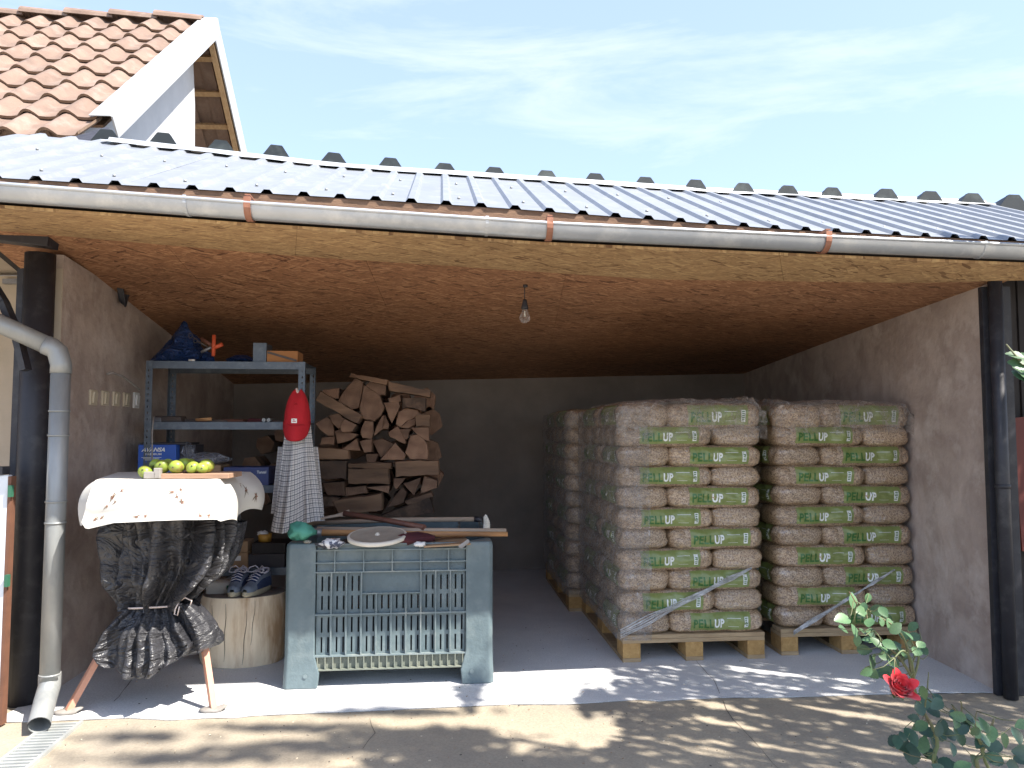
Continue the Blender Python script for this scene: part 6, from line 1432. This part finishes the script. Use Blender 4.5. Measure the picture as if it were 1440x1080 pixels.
for q in STALK:
    n_ = min(STEMP, key=lambda p: (p - q).length)
    if .004 < (n_ - q).length < .14: b.tube([q, lerp(q, n_, .5) + Vector((0, 0, -.006)), n_], [.0007, .0009, .0011], 5)
tag(b.build('leaf_stalks', M['stem'], RB), kind='stuff')
# twig hanging in from the right edge
TW = thing('rose_twig', at(1560, 540, 1.3), 'bright green rose twig poking in at the right edge of the view', 'twig'); TI = ROOTM[TW.name].inverted()
b = MB(); b.tube([at(1560, 545, 1.3), at(1480, 528, 1.3), at(1438, 512, 1.3), at(1415, 484, 1.3)], [.004, .003, .0022, .0012], 6); b.build('stem', M['stem'], TW)
for px, py, s, az, tl in ((1440, 505, 24, 1.9, -.2), (1436, 512, 24, 1.4, .1), (1448, 532, 38, 2.2, -1.1), (1442, 530, 30, 3.4, -.9), (1430, 500, 20, .6, .2), (1460, 520, 26, 4.6, -.5)):
    leaf(at(px, py, 1.3), s / F * 1.3 * 1.2, False, rnd(-.5, .5), rnd(.8, 1.3), TW, TI)

# ------------------------------------------------------------------ tree beside the yard that throws the dappled shade
TR = thing('shade_tree', Vector((5.3, .6, -.014)), 'leafy tree beside the yard right of the viewer', 'tree')
b = MB(); b.tube([(5.3, .6, -.02), (5.25, .62, 1.2), (5.1, .7, 2.4), (4.95, .8, 3.4)], [.14, .11, .09, .05], 12)
for p in ((4.0, 1.2, 4.2), (3.2, 1.6, 4.1), (5.6, 1.4, 4.4), (4.6, .1, 4.3), (2.4, 1.7, 4.15), (6.2, .4, 4.2)): b.tube([(5.12, .7, 2.3), lerp(Vector((5.0, .8, 3.2)), Vector(p), .5) + Z * .12, p], [.05, .03, .01], 7)
b.build('trunk', M['bark'], TR)
rs = random.Random(11); b = MB()
def tleaf(c, s, elong=1.0, az=None):
    az = rs.uniform(0, 6.28) if az is None else az; n = Vector((rs.uniform(-.6, .6), rs.uniform(-.6, .6), 1)).normalized(); u_ = Vector((math.cos(az), math.sin(az), 0)); u_ = (u_ - n * u_.dot(n)).normalized(); v_ = n.cross(u_)
    b.add([c - u_ * s * elong, c + v_ * s * .45, c + u_ * s * elong, c - v_ * s * .45], [(0, 1, 2, 3)])
def inshade(X, d, z): return Vector((X + SX * z, d - SY * z, z))
sunaz = math.atan2(-SY, SX)
cnt = 0
def gap(X, d):            # long openings between the boughs, running along the sun's azimuth
    a_ = X * .456 + d * .89; c_ = X * .89 - d * .456
    return noise.noise(Vector((a_ * 13, c_ * 2.1, 3))) > .34 and noise.noise(Vector((a_ * 2, c_ * .9, 9))) > -.25
while cnt < 38000:
    X = rs.uniform(.3, 4.4); d = rs.uniform(.9, 4.4); cnt += 1
    if 720 + F * X / d < 862 + 40 * noise.noise(Vector((d * 5, 7, 0))): continue
    if gap(X, d): continue
    z = 2.75 + .25 * noise.noise(Vector((X * .8, d * .8, 0))) + rs.uniform(-.12, .35); tleaf(inshade(X, d, z), rs.uniform(.022, .045), 1.2, sunaz + rs.uniform(-.5, .5))
for (px_, py_, rx, rd, n_, zz) in ((600, 1035, .32, .10, 260, 5.5), (665, 1070, .35, .12, 300, 4.2), (810, 1078, .25, .10, 170, 4.2), (660, 975, .05, .16, 100, 3.8), (470, 1050, .45, .07, 130, 7.0), (300, 1066, .5, .06, 80, 7.5), (200, 1035, .3, .04, 40, 7.5), (845, 985, .10, .16, 140, 3.9), (600, 1100, .8, .08, 200, 5), (540, 1000, .35, .04, 60, 6), (410, 1022, .35, .04, 60, 7)):
    g_ = gr(px_, py_)
    for _ in range(n_):
        X = rs.gauss(g_.x, rx * .5); d = rs.gauss(g_.y, rd * .5); tleaf(inshade(X, d, zz + rs.uniform(-.5, .6)), rs.uniform(.04, .07))
tag(b.build('crown', M['treeleaf'], TR, fix=False), kind='stuff')
